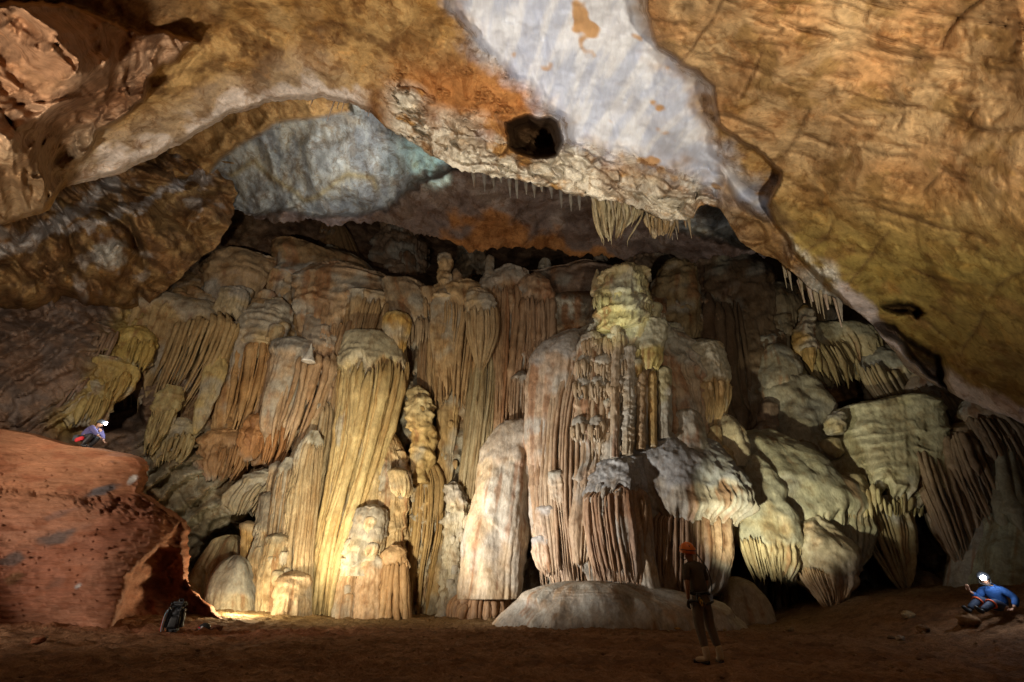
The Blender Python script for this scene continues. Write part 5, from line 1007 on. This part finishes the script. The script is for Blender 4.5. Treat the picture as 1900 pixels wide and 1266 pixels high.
# ---- backpack and helmet in the alcove
p = ground(318, 1174)
t = empty('backpack', p, 'grey black backpack standing in the shadowed alcove of the mud bank', 'backpack', rz=math.radians(10))
b = rbox('pack_body', (0,0,.30), (.40,.26,.56), GREYM, t, .09, (math.radians(6), 0, 0), .82, .25)
rbox('front_pocket', (.04,-.15,.22), (.28,.10,.32), BLACKM, t, .045, (0, 0, 0), .85, .2); rbox('lid', (-.01,-.0,.59), (.32,.25,.12), GREYM, t, .045)
tube('handle', [(-.05,.02,.64),(-.04,.02,.70),(.04,.02,.70),(.05,.02,.64)], .012, BLACKM, t)
for k in (-1, 1): tube('strap', [(.12*k,-.13,.62),(.13*k,-.19,.45),(.14*k,-.18,.2),(.14*k,-.12,.04)], .016, BLACKM, t)
tube('pale_piping', [(-.17,-.13,.48),(-.2,-.15,.36),(-.195,-.16,.2),(-.18,-.14,.03)], .01, plain('pale_blue', (.25,.45,.55), .6, .1, 20), t)
tube('red_piping', [(-.19,-.1,.42),(-.225,-.11,.3),(-.215,-.11,.05)], .011, REDM, t); tube('buckle', [(.19,-.1,.5),(.21,-.12,.44)], .018, METAL, t)
t.scale = (1.05, 1.05, 1.05)
p = ground(378, 1169)
t = empty('caving_helmet', p, 'small dark helmet with a white lamp lying right of the backpack', 'helmet')
ball('shell', (0,0,.0), (.17,.14,.17), BLACKM, t, (0, .3, 0), -.05); tube('strap', [(-.14,0,.0),(-.2,-.1,.0),(-.3,-.08,.01)], .012, BLACKM, t)
ball('lamp', (.02,-.14,.06), (.035,.02,.035), WHT, t); ball('red_badge', (-.06,-.125,.06), (.03,.014,.02), REDM, t)

# ---- loose stones
def stone(px, py, r, label, c, flat=.65, seed=0):
    p = ground(px, py)
    n, m = 18, 26; th = np.linspace(.02, math.pi - .02, n)[:, None]; ph = np.linspace(0, 2 * math.pi, m, endpoint=False)[None]
    U = np.stack([np.sin(th) * np.cos(ph), np.sin(th) * np.sin(ph), np.cos(th) + 0 * ph], -1)
    f1, f2, cid, tl = worley(U[..., 0] * 1.3 + seed, U[..., 1] * 1.3, U[..., 2] * 1.3, .9, True)
    rr = 1 + .35 * tl + .12 * fbm(U, 2.5, 3, seed)
    V = U * rr[..., None] * np.array([1.25, 1, flat]) * r + p + np.array([0, 0, r * flat * .6])
    col = mix(c, np.array(c) * .6, ss(0, .4, fbm(V, 6, 3, seed)))
    o = mk('loose_stone', V, grid_faces(n, m, True), ROCK, col, origin=p); setp(o, label, 'stone', 'loose stones on the cave floor')
st = (.48, .36, .2)
stone(1258, 1168, .075, 'flat orange stone chip on the floor left of the standing person', (.6,.33,.1), .4, 1)
stone(1466, 1170, .085, 'pale blocky stone alone on the floor right of the standing person', st, .8, 2)
stone(1686, 1146, .12, 'rounded pale stone at the foot of the right wall', st, .8, 3)
stone(1800, 1160, .17, 'biggest pale stone, below the boots of the seated person', (.4,.26,.15), .9, 4)
stone(1654, 1186, .06, 'dark small stone of a touching pair on the right floor, left one', (.3,.2,.12), .7, 5)
stone(1671, 1187, .07, 'paler small stone of a touching pair on the right floor, right one', (.42,.34,.27), .7, 6)
stone(1714, 1172, .11, 'brown lump of rock on the right floor behind the touching pair', (.26,.16,.09), .8, 7)
stone(1345, 1170, .04, 'small pebble just right of the standing person', st, .7, 8)
stone(1240, 1172, .03, 'tiny pebble just left of the flat orange chip', st, .7, 9)
stone(1102, 1160, .035, 'tiny pebble before the wide low mound', st, .7, 10)
stone(400, 1170, .13, 'dark clod of mud beside the small helmet', (.16,.07,.04), .6, 11)
stone(70, 1192, .10, 'broken clod at the foot of the mud bank on the left', (.34,.14,.07), .6, 12)

# ---- gravel
rg = np.random.RandomState(3); n = 2600
gx, gy = rg.uniform(-16, 17, n), 4.5 + 17 * rg.rand(n) ** .8
keepg = ~((gx < -6.5) & (gy > 12.6)); gx, gy = gx[keepg], gy[keepg]; n = len(gx)
r = .012 + .05 * rg.rand(n) ** 5
oc = np.array([[1,0,0],[.3,.95,0],[-.8,.6,0],[-.8,-.6,0],[.3,-.95,0],[0,0,.8],[0,0,-.6]], float)
Vg = oc[None] * (r[:, None] * rg.uniform(.6, 1.3, (n, 7)))[..., None] * np.array([1, 1, .7]) + np.stack([gx, gy, floor_z(gx, gy) + r * .2], -1)[:, None]
tri = np.array([[0,1,5],[1,2,5],[2,3,5],[3,4,5],[4,0,5],[1,0,6],[2,1,6],[3,2,6],[4,3,6],[0,4,6]])
cg = np.repeat(mix((.20, .11, .06), (.42, .29, .17), rg.rand(n) ** 2)[:, None], 7, 1)
o = mk('gravel', Vg, (tri[None] + 7 * np.arange(n)[:, None, None]).reshape(-1, 3), SAND, cg); o.data.polygons.foreach_set('use_smooth', np.zeros(len(o.data.polygons), bool))
setp(o, 'scattered small clods and gravel on the cave floor', None, None, 'stuff')
# ------------------------------------------------------------------ camera, lamps, air
cam = bpy.data.cameras.new('camera'); co_ = bpy.data.objects.new('camera', cam); C.objects.link(co_)
cam.sensor_width = 36; cam.lens = 36 * F / 1900; cam.clip_end = 500; cam.clip_start = .05
co_.location = (0, 0, H); co_.rotation_euler = (math.pi / 2 + TH, 0, 0)
bpy.context.scene.camera = co_
w = bpy.data.worlds.new('World'); bpy.context.scene.world = w; w.use_nodes = True
w.node_tree.nodes['Background'].inputs[0].default_value = (1, .8, .6, 1); w.node_tree.nodes['Background'].inputs[1].default_value = .011

def spot(name, p, to, watt, col, ang, blend=.6, r=.15):
    l = bpy.data.lights.new(name, 'SPOT'); l.energy = watt; l.color = col; l.spot_size = math.radians(ang); l.spot_blend = blend; l.shadow_soft_size = r
    o = bpy.data.objects.new(name, l); C.objects.link(o); o.location = p
    o.rotation_euler = (Vector(to) - Vector(p)).to_track_quat('-Z', 'Y').to_euler(); return o
def point(name, p, watt, col, r=.1):
    l = bpy.data.lights.new(name, 'POINT'); l.energy = watt; l.color = col; l.shadow_soft_size = r
    o = bpy.data.objects.new(name, l); C.objects.link(o); o.location = p; return o
LAMPS = globals().get('LAMPS_OVERRIDE')
warm, wht_, cool = (1, .78, .5), (1, .93, .84), (.75, .9, 1)
point('lantern_behind_bank', unp(452, 1116, Y=18.7), 300, (1, .82, .5), .12)
spot('torch_left_wall', (-4.5, 12.4, 1.0), (-6.6, 23, 6.8), 6400, (1, .88, .60), 80, 1, .3)
spot('torch_behind_bank', (-8.3, 18.6, .6), (-6.0, 23.4, 11), 1000, (1, .84, .56), 100, 1, .2)
spot('torch_left_scales', (-9, 7, 6.8), (-15.5, 17.5, 10.5), 3000, (1, .87, .70), 76, .8)
spot('torch_bank', (-18.0, 4.2, 3.4), (-12.6, 13.6, 2.2), 4000, (1, .86, .72), 60, .6, .6)
spot('torch_ceiling_left', (-4, 2, 1.6), (-5.0, 7.6, 13), 5000, (1, .88, .72), 100, .8)
spot('torch_ceiling_right', (3, 1.5, 1.4), (5.6, 8.8, 12), 4300, (1, .87, .68), 88, 1)
spot('torch_massif', (-5.6, 14.4, 1.8), (2.8, 20.3, 5.4), 5800, (1, .95, .87), 76, .9, .3)
spot('torch_right_wall', (5.0, 13.8, 1.3), (12.2, 20, 6.2), 3100, (.98, .93, .64), 52, .8)
spot('torch_dome', unp(640, 345, d=20.5), unp(560, 235, d=25.5), 950, (.98, .98, .95), 120, .8)
spot('torch_dome_teal', unp(835, 345, d=22), unp(770, 290, d=25), 420, (.62, 1, .93), 60, 1)
spot('torch_crown', unp(1000, 700, Y=14), unp(1170, 570, Y=19.5), 1900, (.95, 1, .6), 22, .8)
def lens_point(t, q, watt, r=.07):
    bpy.context.view_layer.update()
    return t.matrix_world @ Vector(q), watt, r
q, wt, r_ = lens_point(SEAT, (.28, -.55, .85), 14); point('headlamp_seated', q, wt, (.85, .93, 1), r_)
q, wt, r_ = lens_point(CROUCH, (.62, -.06, .9), 18); point('headlamp_crouching', q, wt, (.85, .95, 1), r_)
sc_ = bpy.context.scene
sc_.view_settings.view_transform = 'Standard'; sc_.view_settings.look = 'None'; sc_.view_settings.exposure = 0; sc_.view_settings.gamma = 1
sc_.cycles.use_denoising = True; sc_.cycles.max_bounces = 5; sc_.cycles.diffuse_bounces = 3; sc_.cycles.caustics_reflective = False; sc_.cycles.caustics_refractive = False
sc_.cycles.sample_clamp_indirect = 3
